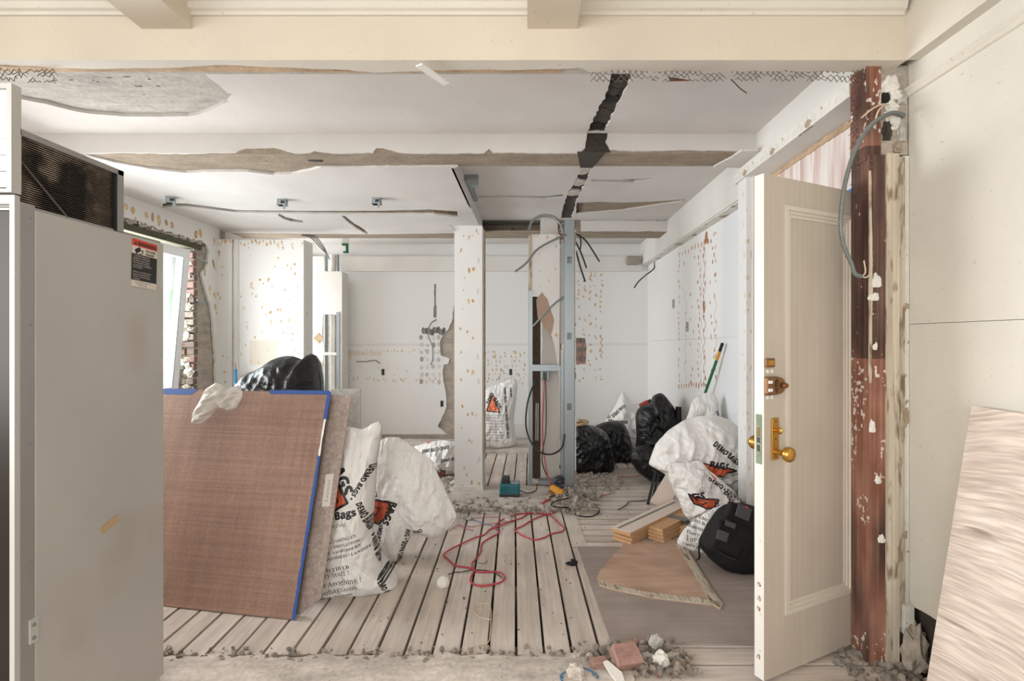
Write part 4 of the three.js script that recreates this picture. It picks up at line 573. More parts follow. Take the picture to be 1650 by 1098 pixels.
{
  const t = thing('stud_partition', 'remains of a metal stud partition with torn plasterboard and a hanging red cord', 'partition', [0.2, 0.02, -4.95]);
  const A = (n, g, m, l) => mesh(n, local(g, t), m, t, l);
  const q = (l, d) => l.map(([a, b]) => { const v = at(a, b, d); return [v.x, v.y]; });
  const d = 4.97, b = [845, 340, 935, 800], k = 4;
  const map = canvas(90 * k, 460 * k, '#e8e5e1', (x) => { for (const [a, c, s] of [[882, 382, 2], [897, 381, 2.2], [896, 397, 2], [860, 405, 1.4], [868, 409, 1.4], [870, 437, 1.3], [895, 434, 1.6], [884, 452, 1.6], [896, 540, 2], [870, 462, 1.2], [861, 380, 2], [866, 380, 1.5]]) daub(x, (a - b[0]) * k, (c - b[1]) * k, s * k); });
  A('plasterboard', pxUV(wallXH(ragged(q([[856, 378], [902, 378], [902, 622], [899, 592], [895, 568], [891, 548], [889, 540], [893, 515], [882, 482], [874, 471], [866, 480], [864, 472], [856, 474]], d), 0.004, 0.04, 7), d, 0.014), d, b), std({ map, roughness: 0.75 }), 'upper plasterboard with torn lower edge');
  A('paper_face', wallXH(ragged(q([[864, 484], [873, 470], [882, 480], [894, 516], [891, 525], [890, 548], [884, 536], [880, 528], [866, 512]], d), 0.003, 0.03, 8), d + 0.008, 0.006), std({ color: '#b49a86', roughness: 0.9 }), 'torn brown paper backing');
  A('back_board', wallXH(ragged(q([[874, 520], [902, 520], [902, 785], [872, 785]], d), 0.005, 0.05, 9), d + 0.1, 0.014), plaster('#dad5cf'), 'inner plasterboard');
  A('edge_board', span(at(851.5, 500, d).x, at(857, 500, d).x, 0.03, 2.37, d - 0.005, d + 0.14), M.oldWood);
  const stud = (x0, x1, dd, y0, y1, holes) => { const w = x1 - x0, web = wallXH([[x0, y0], [x1, y0], [x1, y1], [x0, y1]], dd, 0.002, holes.map((y) => [[(x0 + x1) / 2 - 0.02, y - 0.03], [(x0 + x1) / 2 + 0.02, y - 0.03], [(x0 + x1) / 2 + 0.02, y + 0.03], [(x0 + x1) / 2 - 0.02, y + 0.03]])); return merge([web, span(x0, x0 + 0.002, y0, y1, dd, dd + 0.04), span(x1 - 0.002, x1, y0, y1, dd, dd + 0.04)]); };
  const xs = at(909, 500, 4.85).x, xe = at(926, 500, 4.85).x;
  A('metal_stud', stud(xs, xe, 4.85, 0.02, 2.49, [2.12, 1.42, 0.77]), M.steel, 'bright galvanised stud');
  A('stud_back', span(xs + 0.004, xe - 0.004, 0.03, 2.48, 4.93, 4.935), M.galv);
  A('stud_lip', span(xe + 0.002, xe + 0.014, 0.02, 2.4, 4.86, 4.94), M.chipped);
  A('metal_stud', span(at(852, 500, 4.99).x, at(858, 500, 4.99).x, 0.02, 1.85, 4.955, 4.98), M.steel); A('metal_stud', span(at(903, 500, d).x, at(908, 500, d).x, 0.02, 1.3, 4.9, 5.0), M.steel); A('metal_stud', span(at(903, 500, d).x, at(907.5, 500, d).x, 1.35, 2.3, 4.92, 5.0), M.galv);
  A('copper_pipe', rod(at(904, 400, 4.93), at(903, 590, 4.93), 0.009), M.copper);
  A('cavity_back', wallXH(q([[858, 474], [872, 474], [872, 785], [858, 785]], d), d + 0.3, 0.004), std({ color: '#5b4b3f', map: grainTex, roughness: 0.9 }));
  for (const x of [864, 867]) A('hanging_strip', rod(at(x, 650, 5.06), at(x - 0.5, 710, 5.06), 0.004), M.whitePlastic);
  A('cross_track', span(at(856, 0, d).x, at(903, 0, d).x, at(0, 598, d).y, at(0, 588, d).y, d - 0.02, d + 0.1), M.steel); A('floor_track', span(at(868, 0, d).x, at(905, 0, d).x, 0.03, 0.07, d - 0.04, d + 0.06), M.steel);
  const ob = A('outlet_box', (() => { const v = at(878, 606, d - 0.03); return rbox(0.075, 0.085, 0.05, 0.004, v.x, v.y, v.z); })(), M.galv); { const v = at(878, 606, d - 0.056); mesh('socket', local(rbox(0.04, 0.07, 0.01, 0.003, v.x, v.y, v.z), t), M.darkPlastic, ob); }
  A('upper_box', span(at(871, 0, 5.2).x, at(898, 0, 5.2).x, 2.35, 2.56, 5.1, 5.3), M.white);
  A('timber_stub', span(at(902, 0, d).x, at(908, 0, d).x, 2.3, 2.5, d, d + 0.1), M.postRed);
}

// ================================================================ BAGS
const BAGW = '#e6e3df';
function printed(bb, k, draw) { return canvas(Math.round((bb[2] - bb[0]) * k), Math.round((bb[3] - bb[1]) * k), BAGW, (x) => { x.scale(k, k); x.translate(-bb[0], -bb[1]); draw(x); }); }
const poly = (x, pts, fill, stroke, lw) => { x.beginPath(); pts.forEach((p, i) => (i ? x.lineTo(...p) : x.moveTo(...p))); x.closePath(); if (fill) { x.fillStyle = fill; x.fill(); } if (stroke) { x.strokeStyle = stroke; x.lineWidth = lw; x.lineJoin = 'round'; x.stroke(); } };
const ORANGE = '#c8552f', INK = '#1b1917';
const plastic = (map) => new THREE.MeshPhysicalMaterial({ map, roughness: 0.45, bumpMap: crinkleAt(1.2), bumpScale: 0.03 });
function bag(name, label, o, m, group, category = 'bag') { const g = pillow(o); const t = solo(name, g, m, label, category, group); return t; }
// left pair
{
  const bb = [480, 660, 660, 985];
  const map = printed(bb, 5, (x) => {
    poly(x, [[520, 832], [545, 745], [572, 800]], ORANGE, INK, 4); poly(x, [[530, 812], [546, 770], [558, 798]], null, INK, 2);
    say(x, 'BAGS', 546, 733, 25, 1.12, 'bold', 'sans-serif', INK, 0.95); say(x, 'Giant Bags', 512, 829, 14.5, -0.2, 'bold', 'sans-serif', INK); say(x, 'the demo bag', 520, 841, 8, -0.2, 'italic', 'serif', '#55504b');
    [['DRY WALL  • SHINGLES', 520, 864], ['  GRAVEL     • INSULATION', 517, 873], ['  • MASONRY   • SHRUBBERY', 514, 882], ['CARPENTERS • PLUMBERS • LANDSCAPERS', 502, 893]].forEach(([s, a, b]) => say(x, s, a, b, 5.7, -0.21, 'bold', 'serif', INK));
    say(x, 'Holds nearly 110 Lb', 500, 908, 8, -0.18, 'bold', 'serif', INK); say(x, 'Heavy Duty Stuff !', 497, 917, 10, -0.17, '', 'serif', INK, 0.95); say(x, 'Tough For Anything !', 493, 930, 10.5, -0.15, '', 'serif', INK, 0.98); say(x, 'www.demobags.com', 490, 943, 10, -0.14, '', 'serif', INK); say(x, 'Keep away from children.', 495, 951, 6.6, -0.12, 'bold', 'serif', INK); say(x, 'DEMO BAGS LLC, BOSTON, MASSACHUSETTS', 492, 964, 5, -0.1, 'bold', 'serif', INK);
    say(x, 'DEMO BAGS • DEMO BAGS • DEMO BAGS', 588, 800, 10, 1.3, 'bold', 'sans-serif', INK, 0.9); say(x, 'DEMO BAGS •', 606, 745, 10, 2.1, 'bold', 'sans-serif', INK, 0.9);
  });
  bag('demolition_bag', 'full white printed demolition bag propped behind the leaning hardboard', { out: [[548, 700], [560, 688], [585, 692], [602, 682], [613, 680], [616, 690], [609, 715], [606, 760], [603, 800], [600, 850], [612, 890], [618, 925], [640, 940], [638, 948], [612, 960], [560, 975], [490, 975], [488, 900], [510, 800], [535, 725]], d: 2.95, front: 0.15, back: 0.15, wr: 0.014, e: 0.62, seed: 31, c: [565, 870], fat: (v) => mix(1.1, 0.45, v * v), box: bb, base: 0.001, p: 3 }, plastic(map), 'white demolition bags');
}
{
  const bb = [575, 690, 750, 935];
  const map = printed(bb, 5, (x) => {
    poly(x, [[590, 800], [634, 800], [638, 815], [616, 838], [590, 832]], '#b34a29', INK, 3); poly(x, [[600, 808], [620, 812], [610, 824]], null, INK, 2); say(x, 'DEMO', 590, 793, 12, -0.1, 'bold', 'sans-serif', INK, 0.7);
    say(x, 'BAGS', 642, 801, 15, 1.95, 'bold', 'sans-serif', INK, 1); say(x, 'DEMO', 668, 853, 8, -0.35, 'bold', 'sans-serif', INK, 0.8); say(x, 'DEMO BAG • DEMO BAGS', 621, 835, 8.5, 1.75, 'bold', 'sans-serif', INK, 0.8); say(x, 'DEMO BAGS • DEM', 642, 908, 8.5, -1.25, 'bold', 'sans-serif', INK, 0.85);
  });
  bag('demolition_bag', 'half-empty white demolition bag with its stiff open top flopping to one side', { out: [[604, 740], [612, 712], [622, 705], [643, 705], [668, 722], [695, 742], [708, 770], [722, 800], [736, 832], [724, 852], [700, 868], [672, 862], [660, 866], [650, 890], [643, 914], [600, 916], [590, 890], [592, 800]], d: 3.32, front: 0.1, back: 0.1, e: 0.85, crisp: true, wr: 0.022, seed: 33, c: [640, 810], fat: (v) => mix(1.2, 0.9, v), box: bb, base: 0.001 }, plastic(map), 'white demolition bags');
}
{
  const bb = [660, 700, 760, 780];
  const map = printed(bb, 7, (x) => { say(x, 'DEMO BAGS • DEMO', 684, 723, 6, -0.15, 'bold', 'sans-serif', INK, 0.75); say(x, 'DEMO BA', 716, 736, 6, -0.1, 'bold', 'sans-serif', INK, 0.8); poly(x, [[704, 762], [722, 751], [720, 760]], ORANGE, INK, 1.5); say(x, 'BAGS', 703, 758, 8, -0.45, 'bold', 'sans-serif', INK, 0.8); poly(x, [[686, 714], [697, 711], [692, 714]], ORANGE); });
  bag('demolition_bag', 'slumped white demolition bag lying at the foot of the torn plaster hole', { out: [[666, 722], [680, 716], [700, 711], [722, 710], [740, 715], [752, 730], [752, 762], [730, 766], [712, 767], [696, 766], [680, 762], [668, 745]], d: 5.45, front: 0.2, back: 0.2, e: 0.8, wr: 0.035, seed: 35, box: bb, base: 0.001 }, plastic(map), 'white demolition bags');
}
{
  const bb = [755, 600, 845, 730];
  const map = printed(bb, 7, (x) => { poly(x, [[785, 661], [795, 634], [806, 663]], '#e07048', INK, 1.6); say(x, 'DEMO', 787, 650, 8, -1.15, 'bold', 'sans-serif', INK, 0.8); say(x, 'BAGS', 797, 641, 9, 1.05, 'bold', 'sans-serif', INK, 0.8); say(x, 'DEMO BAGS • DEMO BAGS • DEMO BAGS', 814, 624, 5, 1.5, 'bold', 'sans-serif', INK, 0.85); say(x, 'DEMO BAGS', 823, 624, 3.5, 1.52, 'bold', 'sans-serif', INK, 0.8); for (let i = 0; i < 10; i++) say(x, ['Concrete  Dry Wall', 'Brick  Shingles', 'Gravel  Insulation', 'Masonry  Shrubbery'][i % 4], 784, 667 + i * 4.4, 3.2, 0.03, '', 'serif', '#55504c'); });
  bag('demolition_bag', 'upright white demolition bag standing at the far wall between column and partition', { out: [[766, 660], [776, 640], [786, 626], [806, 618], [831, 611], [832, 640], [828, 675], [830, 700], [833, 714], [815, 723], [790, 724], [768, 722], [760, 700]], d: 6.6, front: 0.16, back: 0.15, wr: 0.016, seed: 37, c: [798, 680], fat: (v) => mix(1.1, 0.35, v), box: bb, base: 0.052 }, plastic(map), 'white demolition bags');
}
// right heap
{
  const bb = [950, 620, 1060, 740];
  const map = printed(bb, 7, (x) => { say(x, 'DEMO BAGS', 985, 670, 6, -0.8, 'bold', 'sans-serif', INK, 0.8); say(x, 'DEMO BAGS', 979, 676.5, 6, 0.02, 'bold', 'sans-serif', INK, 0.85); say(x, 'DEMO', 972, 674, 5, -0.3, 'bold', 'sans-serif', INK, 0.8); });
  bag('demolition_bag', 'white demolition bag with a peaked top in the far corner behind black bags', { out: [[962, 690], [975, 678], [990, 655], [1004, 631], [1012, 640], [1020, 652], [1034, 650], [1044, 665], [1048, 700], [1046, 730], [962, 730]], d: 6.55, front: 0.15, back: 0.15, wr: 0.04, e: 0.8, seed: 39, c: [1005, 690], box: bb, base: 0.052 }, plastic(map), 'white demolition bags');
}
bag('trash_bag', 'black trash bag slumped beside the stud partition', { out: [[918, 700], [928, 688], [948, 686], [965, 690], [978, 700], [986, 725], [988, 758], [918, 762]], d: 5.6, front: 0.2, back: 0.18, wr: 0.035, seed: 41, base: 0.001, p: 3 }, M.bagBlack, 'black trash bags');
bag('trash_bag', 'black trash bag with a loose open top below the peaked white bag', { out: [[955, 692], [968, 683], [985, 679], [1003, 681], [1012, 696], [1018, 715], [1024, 738], [1010, 752], [962, 752], [952, 725]], d: 6.08, front: 0.17, back: 0.17, wr: 0.035, seed: 43, base: 0.001, p: 3 }, M.bagBlack, 'black trash bags');
bag('trash_bag', 'tall black trash bag tied at the top in front of the far corner', { out: [[1026, 665], [1034, 655], [1048, 650], [1054, 638], [1066, 634], [1078, 646], [1088, 662], [1094, 685], [1086, 705], [1078, 745], [1030, 748], [1026, 700]], d: 5.5, front: 0.18, back: 0.18, wr: 0.032, seed: 45, c: [1058, 690], base: 0.001, p: 3 }, M.bagBlack, 'black trash bags');
bag('trash_bag', 'small shiny black trash bag in front of the tall black one', { out: [[1014, 735], [1020, 724], [1034, 719], [1050, 720], [1064, 732], [1076, 752], [1072, 772], [1052, 776], [1036, 768], [1022, 754]], d: 5.12, front: 0.14, back: 0.12, wr: 0.02, seed: 47, base: 0.001, p: 3 }, M.bagBlack, 'black trash bags');
bag('trash_bag', 'large black trash bag standing behind the hardboard sheets', { out: [[378, 700], [384, 632], [396, 606], [424, 591], [446, 577], [470, 574], [490, 580], [503, 570], [510, 578], [516, 610], [520, 680], [520, 850], [385, 852]], d: 3.95, front: 0.26, back: 0.24, wr: 0.035, seed: 49, c: [450, 700], base: 0.001, p: 3, rings: 44, seg: 190 }, M.bagBlack, 'black trash bags');
{
  const bb = [1095, 620, 1180, 840];
  bag('demolition_bag', 'plain white bag against the right wall behind the broom handle', { out: [[1098, 700], [1108, 668], [1116, 646], [1134, 634], [1153, 638], [1158, 690], [1158, 822], [1096, 822]], d: 4.36, front: 0.1, back: 0.08, e: 0.7, wr: 0.03, seed: 51, c: [1130, 730], box: bb, base: 0.001 }, plastic(printed(bb, 5, (x) => say(x, 'DEMO', 1150, 660, 7, 1.2, 'bold', 'sans-serif', INK, 0.8))), 'white demolition bags');
}
{
  const bb = [1035, 655, 1225, 860];
  const map = printed(bb, 5, (x) => {
    say(x, 'DEMO BAGS • DEMO BAGS', 1138, 708, 10, 0.68, 'bold', 'sans-serif', INK, 0.92); poly(x, [[1110, 736], [1175, 751], [1140, 760], [1110, 748]], ORANGE, INK, 2.5); say(x, 'BAGS', 1128, 738, 13, 0.2, 'bold', 'sans-serif', INK, 1.05); say(x, 'D', 1100, 740, 12, 0, 'bold', 'sans-serif', INK);
    ['Totally Reliable Material !', 'Assistants and Landscapers', '', 'Virtual Power', '• Brick      • Stone', '• Steel', '• Metal'].forEach((s, i) => say(x, s, 1142 + i * 4, 764 + i * 10, 6.2, -0.28, 'bold', 'serif', INK));
  });
  bag('demolition_bag', 'large puffed white demolition bag by the doorway jamb on the debris heap', { out: [[1045, 748], [1056, 716], [1076, 694], [1100, 678], [1122, 671], [1150, 668], [1178, 678], [1199, 700], [1201, 760], [1200, 850], [1120, 852], [1090, 800], [1072, 765]], d: 3.88, front: 0.17, back: 0.2, e: 0.75, crisp: true, wr: 0.04, seed: 53, c: [1135, 760], box: bb, base: 0.001, rings: 40 }, plastic(map), 'white demolition bags');
}
{
  const bb = [1065, 735, 1215, 880];
  const map = printed(bb, 6, (x) => {
    poly(x, [[1103, 792], [1150, 800], [1136, 812], [1112, 806]], ORANGE, INK, 2.5); poly(x, [[1112, 798], [1130, 802], [1122, 806]], null, INK, 1.4); say(x, 'GS', 1106, 792, 14, 0.02, 'bold', 'sans-serif', INK, 1.3); say(x, 'DEMO • DEMO BAGS', 1138, 768, 9, 0.6, 'bold', 'sans-serif', INK, 1); say(x, 'gs', 1144, 812, 11, -1.4, 'bold', 'sans-serif', INK); say(x, 'BAGS', 1162, 788, 9, 0.95, 'bold', 'sans-serif', INK, 0.8); poly(x, [[1140, 758], [1152, 770], [1148, 770]], ORANGE);
  });
  bag('demolition_bag', 'white demolition bag with an open crumpled mouth resting over the timber bundle', { out: [[1075, 752], [1084, 746], [1108, 745], [1128, 741], [1140, 756], [1165, 776], [1190, 800], [1210, 826], [1208, 884], [1150, 884], [1116, 845], [1110, 838], [1100, 826], [1092, 800], [1080, 775]], d: 3.53, front: 0.09, back: 0.06, e: 0.85, crisp: true, wr: 0.04, seed: 55, c: [1140, 805], box: bb, base: 0.001, rings: 40 }, plastic(map), 'white demolition bags');
}
{
  const bb = [1085, 805, 1225, 905];
  const map = printed(bb, 6, (x) => { ['DEMO BAGS', 'Masonry • Gravel', 'Heavy Duty Stuff', 'For Anything !', 'www.demobags', 'Keep away from'].forEach((s, i) => say(x, s, 1108 - i * 1.5, 836 + i * 9.2, i === 3 ? 10 : 6.2, 0.22, i === 3 ? '' : 'bold', 'serif', INK)); say(x, 'DEMO BAGS', 1122, 830, 6, 0.4, 'bold', 'serif', INK); });
  bag('demolition_bag', 'flat white demolition bag lying between the timber bundle and black backpack', { out: [[1091, 874], [1100, 856], [1114, 842], [1134, 828], [1160, 816], [1200, 816], [1205, 895], [1150, 897], [1118, 890], [1098, 882]], d: 3.31, front: 0.05, back: 0.06, e: 0.8, wr: 0.02, seed: 57, box: bb, base: 0.003 }, plastic(map), 'white demolition bags');
}
// ---- backpack
{
  const d = 3.17, t = thing('backpack', 'black backpack with grey patches slumped on the floor by the door', 'backpack', [1.15, 0.01, -d]);
  mesh('body', local(pillow({ out: [[1126, 878], [1134, 858], [1146, 838], [1160, 820], [1178, 812], [1200, 812], [1222, 820], [1250, 850], [1252, 915], [1222, 922], [1196, 926], [1168, 918], [1148, 905], [1134, 890]], d, front: 0.11, back: 0.075, wr: 0.008, seed: 61, base: 0.01, p: 4 }), t), M.pack, t);
  const patch = (n, px, py, w, h, th, m, rot, z) => { const v = at(px, py, d - z); mesh(n, uvM(new RoundedBoxGeometry(w, h, th, 2, Math.min(0.012, th * 0.4))).rotateX(-0.25).rotateZ(rot).translate(v.x - t.position.x, v.y - t.position.y, v.z - t.position.z), m, t); };
  patch('pocket', 1172, 868, 0.17, 0.16, 0.06, M.pack, -0.4, 0.09); patch('lid', 1196, 832, 0.2, 0.1, 0.05, M.pack, -0.45, 0.08);
  patch('patch', 1198, 826, 0.085, 0.075, 0.01, M.packGrey, -0.4, 0.115); patch('patch', 1177, 846, 0.062, 0.03, 0.01, M.packGrey, -0.35, 0.125); patch('patch', 1164, 864, 0.068, 0.055, 0.01, M.packGrey, -0.35, 0.128); patch('badge', 1203, 818, 0.018, 0.012, 0.008, std({ color: '#b8433a' }), -0.3, 0.125);
  mesh('strap', local(tube([at(1128, 876, 3.14), at(1126, 885, 3.1), at(1127, 896, 3.09), fl(1123, 903, 0.02)], 0.006), t), M.pack, t); mesh('zip', local(tube([at(1150, 884, 3.05), at(1168, 896, 3.04), at(1185, 902, 3.03)], 0.004), t), M.darkPlastic, t);
}
// ---- timber bundles
{
  const dir = new THREE.Vector3(0.684, 0, -0.729), side = new THREE.Vector3(0.729, 0, 0.684);
  const t = thing('timber_bundle', 'bundle of new primed timber boards strapped with grey duct tape', 'timber', [0.9, 0.007, -3.9]);
  const o = fl(1014, 882, 0.0), B = new THREE.Matrix4().makeBasis(dir, new THREE.Vector3(0, 1, 0), side);
  const board = (s0, len, y, lat, w, th, m) => mesh('board', uvM(new THREE.BoxGeometry(len, th, w)).translate(s0 + len / 2, y + th / 2, lat).applyMatrix4(B).translate(o.x - 0.9, 0.0, o.z + 3.9), m, t);
  for (let k = 0; k < 3; k++) board(0.02 + k * 0.012, 0.84, k * 0.021, -0.075, 0.15, 0.02, M.timber);
  board(0.0, 0.86, 0.063, -0.07, 0.155, 0.024, M.timber); const top = board(0.0, 0.86, 0.0872, -0.07, 0.155, 0.003, M.primed);
  board(0.02, 0.8, 0.0903, -0.1, 0.02, 0.001, M.ductTape);
  for (let k = 0; k < 4; k++) board(0.2 + k * 0.012, 0.98, k * 0.019, 0.085 - k * 0.01, 0.12, 0.018, M.timber);
  for (let k = 0; k < 3; k++) board(0.4 + k * 0.02, 0.8, k * 0.018, 0.19 - k * 0.008, 0.075, 0.017, M.timber);
  const strap = (l0, l1, y0, y1) => mesh('tape_strap', new THREE.BoxGeometry(0.07, y1 - y0, l1 - l0).translate(0.53, (y0 + y1) / 2, (l0 + l1) / 2).applyMatrix4(B).translate(o.x - 0.9, 0, o.z + 3.9), M.ductTape, t); strap(0.005, 0.146, 0.0755, 0.0775); strap(0.146, 0.149, 0.055, 0.0775); strap(0.146, 0.232, 0.0535, 0.0555); strap(0.229, 0.232, 0.003, 0.0555);
  const mark = canvas(128, 48, '#c69c74', (x) => say(x, 'R.M.', 14, 26, 40, 0, 'bold', 'serif', '#7c2a24')); const g = new THREE.BoxGeometry(0.07, 0.018, 0.001); mesh('stamp', g.translate(0.4, 0.075, 0.0085).applyMatrix4(B).translate(o.x - 0.9, 0, o.z + 3.9), std({ map: mark }), t, 'red stencilled letters');
  const w = solo('white_board', bar(fl(1060, 815, 0.02), at(1090, 765, 4.24), 0.14, 0.018, new THREE.Vector3(0.3, 0.8, 0.5)), M.primed, 'white primed board propped behind the timber bundle', 'board');
}
// ================================================================ SMALL THINGS
{ // broom
  const t = thing('broom', 'green broom handle with yellow and black tip leaning on the right wall', 'broom', fl(1089, 770).toArray()); const a = fl(1089, 770, 0.005), b = at(1164, 554, 4.3), p = (k) => a.clone().lerp(b, k);
  mesh('handle', local(rod(p(0.02), p(0.9), 0.0125), t), std({ color: '#1f6a45', roughness: 0.4 }), t); mesh('collar', local(rod(p(0.9), p(0.955), 0.0135), t), M.yellow, t); mesh('tip', local(rod(p(0.955), p(1), 0.013), t), M.black, t);
}
solo('black_tube', rod(at(1093, 760, 5.42).setY(0), at(1093, 656, 5.42), 0.035, 0.03), M.black, 'black plastic tube standing beside the tall black bag', 'tube');
{ const t = thing('red_can', 'red canister poking out of the top of a black bag', 'canister', at(1040, 655, 5.75).toArray()); mesh('body', local(rod(at(1032, 657, 5.65), at(1045, 650, 5.65), 0.04), t), std({ color: '#a8392a', roughness: 0.4 }), t); mesh('cap', local(rod(at(1045, 650, 5.65), at(1050, 647, 5.65), 0.03), t), M.black, t); }
{ // battery charger
  const v = fl(821, 801, 0.03), t = thing('battery_charger', 'teal battery charger with grey battery on the rubble strip', 'charger', [v.x, 0.03, v.z - 0.05]);
  mesh('body', rbox(0.175, 0.1, 0.12, 0.02, 0, 0.06, 0), M.teal, t); mesh('base', rbox(0.178, 0.03, 0.124, 0.01, 0, 0.014, 0), M.darkPlastic, t); mesh('battery', rbox(0.07, 0.08, 0.08, 0.016, -0.035, 0.13, 0), M.darkPlastic, t); mesh('top_plate', rbox(0.075, 0.012, 0.09, 0.004, 0.045, 0.112, 0), M.steel, t);
  for (let k = 0; k < 4; k++) mesh('rib', rbox(0.012, 0.07, 0.012, 0.004, -0.07 + k * 0.022, 0.06, 0.06), M.teal, t);
  mesh('cord', local(tube([fl(838, 791, 0.05), fl(850, 795, 0.05), fl(862, 792, 0.05), fl(866, 780, 0.06)], 0.005), t), M.blackCord, t);
}
{ // yellow tool
  const v = fl(898, 795, 0.035), t = thing('power_tool', 'yellow hand power tool lying at the foot of the stud partition', 'tool', [v.x, 0.03, v.z]);
  const a = fl(889, 786, 0.06).sub(t.position), b = fl(908, 799, 0.05).sub(t.position), p = (k) => a.clone().lerp(b, k);
  mesh('housing', new THREE.LatheGeometry([[0, 0], [0.025, 0.005], [0.034, 0.03], [0.03, 0.08], [0.036, 0.13], [0.033, 0.17], [0.02, 0.19], [0, 0.192]].map((q) => new THREE.Vector2(...q)), 18).scale(1, 1.05, 1).applyQuaternion(new THREE.Quaternion().setFromUnitVectors(new THREE.Vector3(0, 1, 0), b.clone().sub(a).normalize())).translate(...a.toArray()), M.yellow, t);
  mesh('head', chunk(0.05, 0.045, 0.04, 4, 2, 0.2).translate(...a.clone().add(new THREE.Vector3(0.07, 0.04, -0.08)).toArray()), M.darkPlastic, t); mesh('grip', rod(p(0.35), p(0.75), 0.037), M.yellow, t); mesh('guard', rbox(0.06, 0.02, 0.03, 0.006, ...p(0.5).add(new THREE.Vector3(0.03, 0.03, -0.03)).toArray()), M.darkPlastic, t);
}
const onFloor = (l, h = 0.008) => l.map(([x, y, e]) => fl(x, y, e ?? h));
{
  const dP = 4.84, hang = [at(877, 612, dP), at(876, 640, dP - 0.02), at(874, 690, dP), at(876, 730, dP), at(881, 760, dP - 0.06), fl(888, 788, 0.06), fl(889, 801, 0.04), fl(886, 806, 0.04)];
  const t = thing('extension_cord', 'red extension cord hanging from the outlet and looping over the floor', 'cord', fl(860, 850).toArray());
  mesh('lead', local(tube(hang, 0.006, 90), t), M.redCord, t);
  mesh('plug', local(rod(fl(881, 807, 0.03), fl(874, 812, 0.03), 0.014, 0.01), t), M.redCord, t);
  mesh('lead', local(tube(onFloor([[877, 811, 0.03], [875, 818, 0.02], [884, 822], [890, 826], [886, 829], [870, 828], [850, 827], [835, 829], [822, 833], [806, 840], [798, 849], [801, 855], [804, 859], [795, 864], [780, 873], [775, 880], [774, 890], [768, 900], [761, 908], [763, 917], [770, 922], [790, 922], [806, 923], [813, 930], [808, 938], [790, 943], [770, 944], [759, 939], [759, 930], [763, 922], [762, 916]]), 0.0055, 320), t), M.redCord, t);
  mesh('lead', local(tube(onFloor([[763, 917], [748, 914], [735, 912], [722, 902], [715, 895], [722, 888], [745, 876], [765, 867], [780, 862], [790, 853], [806, 848], [822, 841], [840, 835], [853, 828], [870, 827], [884, 830], [895, 838], [901, 844], [909, 851], [905, 857], [890, 860], [876, 867], [862, 870], [848, 866], [833, 858], [829, 854], [842, 848], [858, 838], [875, 831], [890, 827], [904, 820]]), 0.0055, 320), t), M.redCord, t);
}
solo('looped_cable', tube([at(866, 609, 4.9), at(858, 625, 4.86), at(850, 650, 4.8), at(848, 690, 4.78), at(857, 715, 4.75), at(872, 730, 4.72), at(890, 732, 4.72), at(905, 722, 4.75), at(910, 700, 4.8)], 0.008, 120), M.blackCord, 'thick dark cable looping out of the torn partition', 'cable');
solo('hanging_cable', tube([at(879, 612, 4.88), at(880, 650, 4.87), at(879, 700, 4.86), at(873, 740, 4.84), fl(885, 775, 0.05), fl(888, 783, 0.05)], 0.005, 80), M.blackCord, 'thin black lead dropping straight from the outlet box', 'cable');
solo('coiled_cable', tube(onFloor([[884, 802, 0.05], [900, 798, 0.05], [920, 800, 0.05], [940, 799, 0.04], [950, 808, 0.02], [960, 815], [966, 823], [960, 830], [948, 833], [932, 831], [922, 824], [915, 819, 0.03], [900, 818, 0.05], [888, 815, 0.05], [896, 808, 0.05], [915, 803, 0.05], [935, 797, 0.04]]), 0.0055, 160), M.blackCord, 'black cord coiled on the rubble in front of the partition', 'cord');
solo('wire_scrap', tube(onFloor([[853, 820, 0.02], [830, 817], [806, 817], [801, 821], [812, 826], [825, 828]]), 0.003, 60), M.paleWire, 'white wire scrap curled on the boards before the rubble strip', 'wire');
for (const [p, m, l] of [[[[725, 855], [738, 847], [760, 849], [785, 845], [820, 842]], M.pinkWire, 'long pink wire among the scraps on the boards'], [[[748, 838], [760, 836], [780, 834], [806, 834]], M.pinkWire, 'short pink wire lying nearest the rubble strip'], [[[738, 847], [750, 852], [763, 855]], M.pinkWire, 'bent pink wire stub by the white bag'], [[[750, 834], [768, 840], [790, 847], [806, 855]], M.blueWire, 'blue-grey wire crossing the pink scraps'], [[[722, 858], [730, 862], [742, 861]], M.paleWire, 'pale splinter by the stiff white bag'], [[[722, 926], [733, 923], [745, 922], [762, 919], [790, 921], [809, 931]], M.blackCord, 'black wire crossing the red cord loop'], [[[770, 907], [780, 908], [785, 904]], M.cable, 'grey wire snippet beside the red cord']]) solo('wire_scrap', tube(onFloor(p), 0.003, 50), m, l, 'wire', 'wire scraps');
{ const v = fl(760, 835, 0.02); for (const [x, y, s] of [[750, 835, 0.03], [757, 838, 0.025], [820, 840, 0.03]]) { const q = fl(x, y, 0); solo('rubble_chunk', chunk(s, s * 0.6, s, x, 1, 0.4).translate(q.x, s * 0.37, q.z), M.grey, 'small grey lump among the wire scraps on the boards', 'rubble', 'lumps among the wires'); } }
solo('string_loop', tube(onFloor([[766, 1041], [778, 1038], [786, 1036], [790, 1020], [791, 1000], [791, 983], [788, 975], [778, 973], [768, 976], [764, 985], [770, 993], [780, 997], [790, 999]], 0.006), 0.0025, 120), M.paleWire, 'pale string loop lying across the front boards', 'string');
{ const q = fl(714, 946); solo('plaster_lump', chunk(0.033, 0.036, 0.03, 12, 3, 0.15).translate(q.x, 0.022, q.z), M.rubbleWhite, 'round white plaster lump alone on the boards', 'rubble'); }
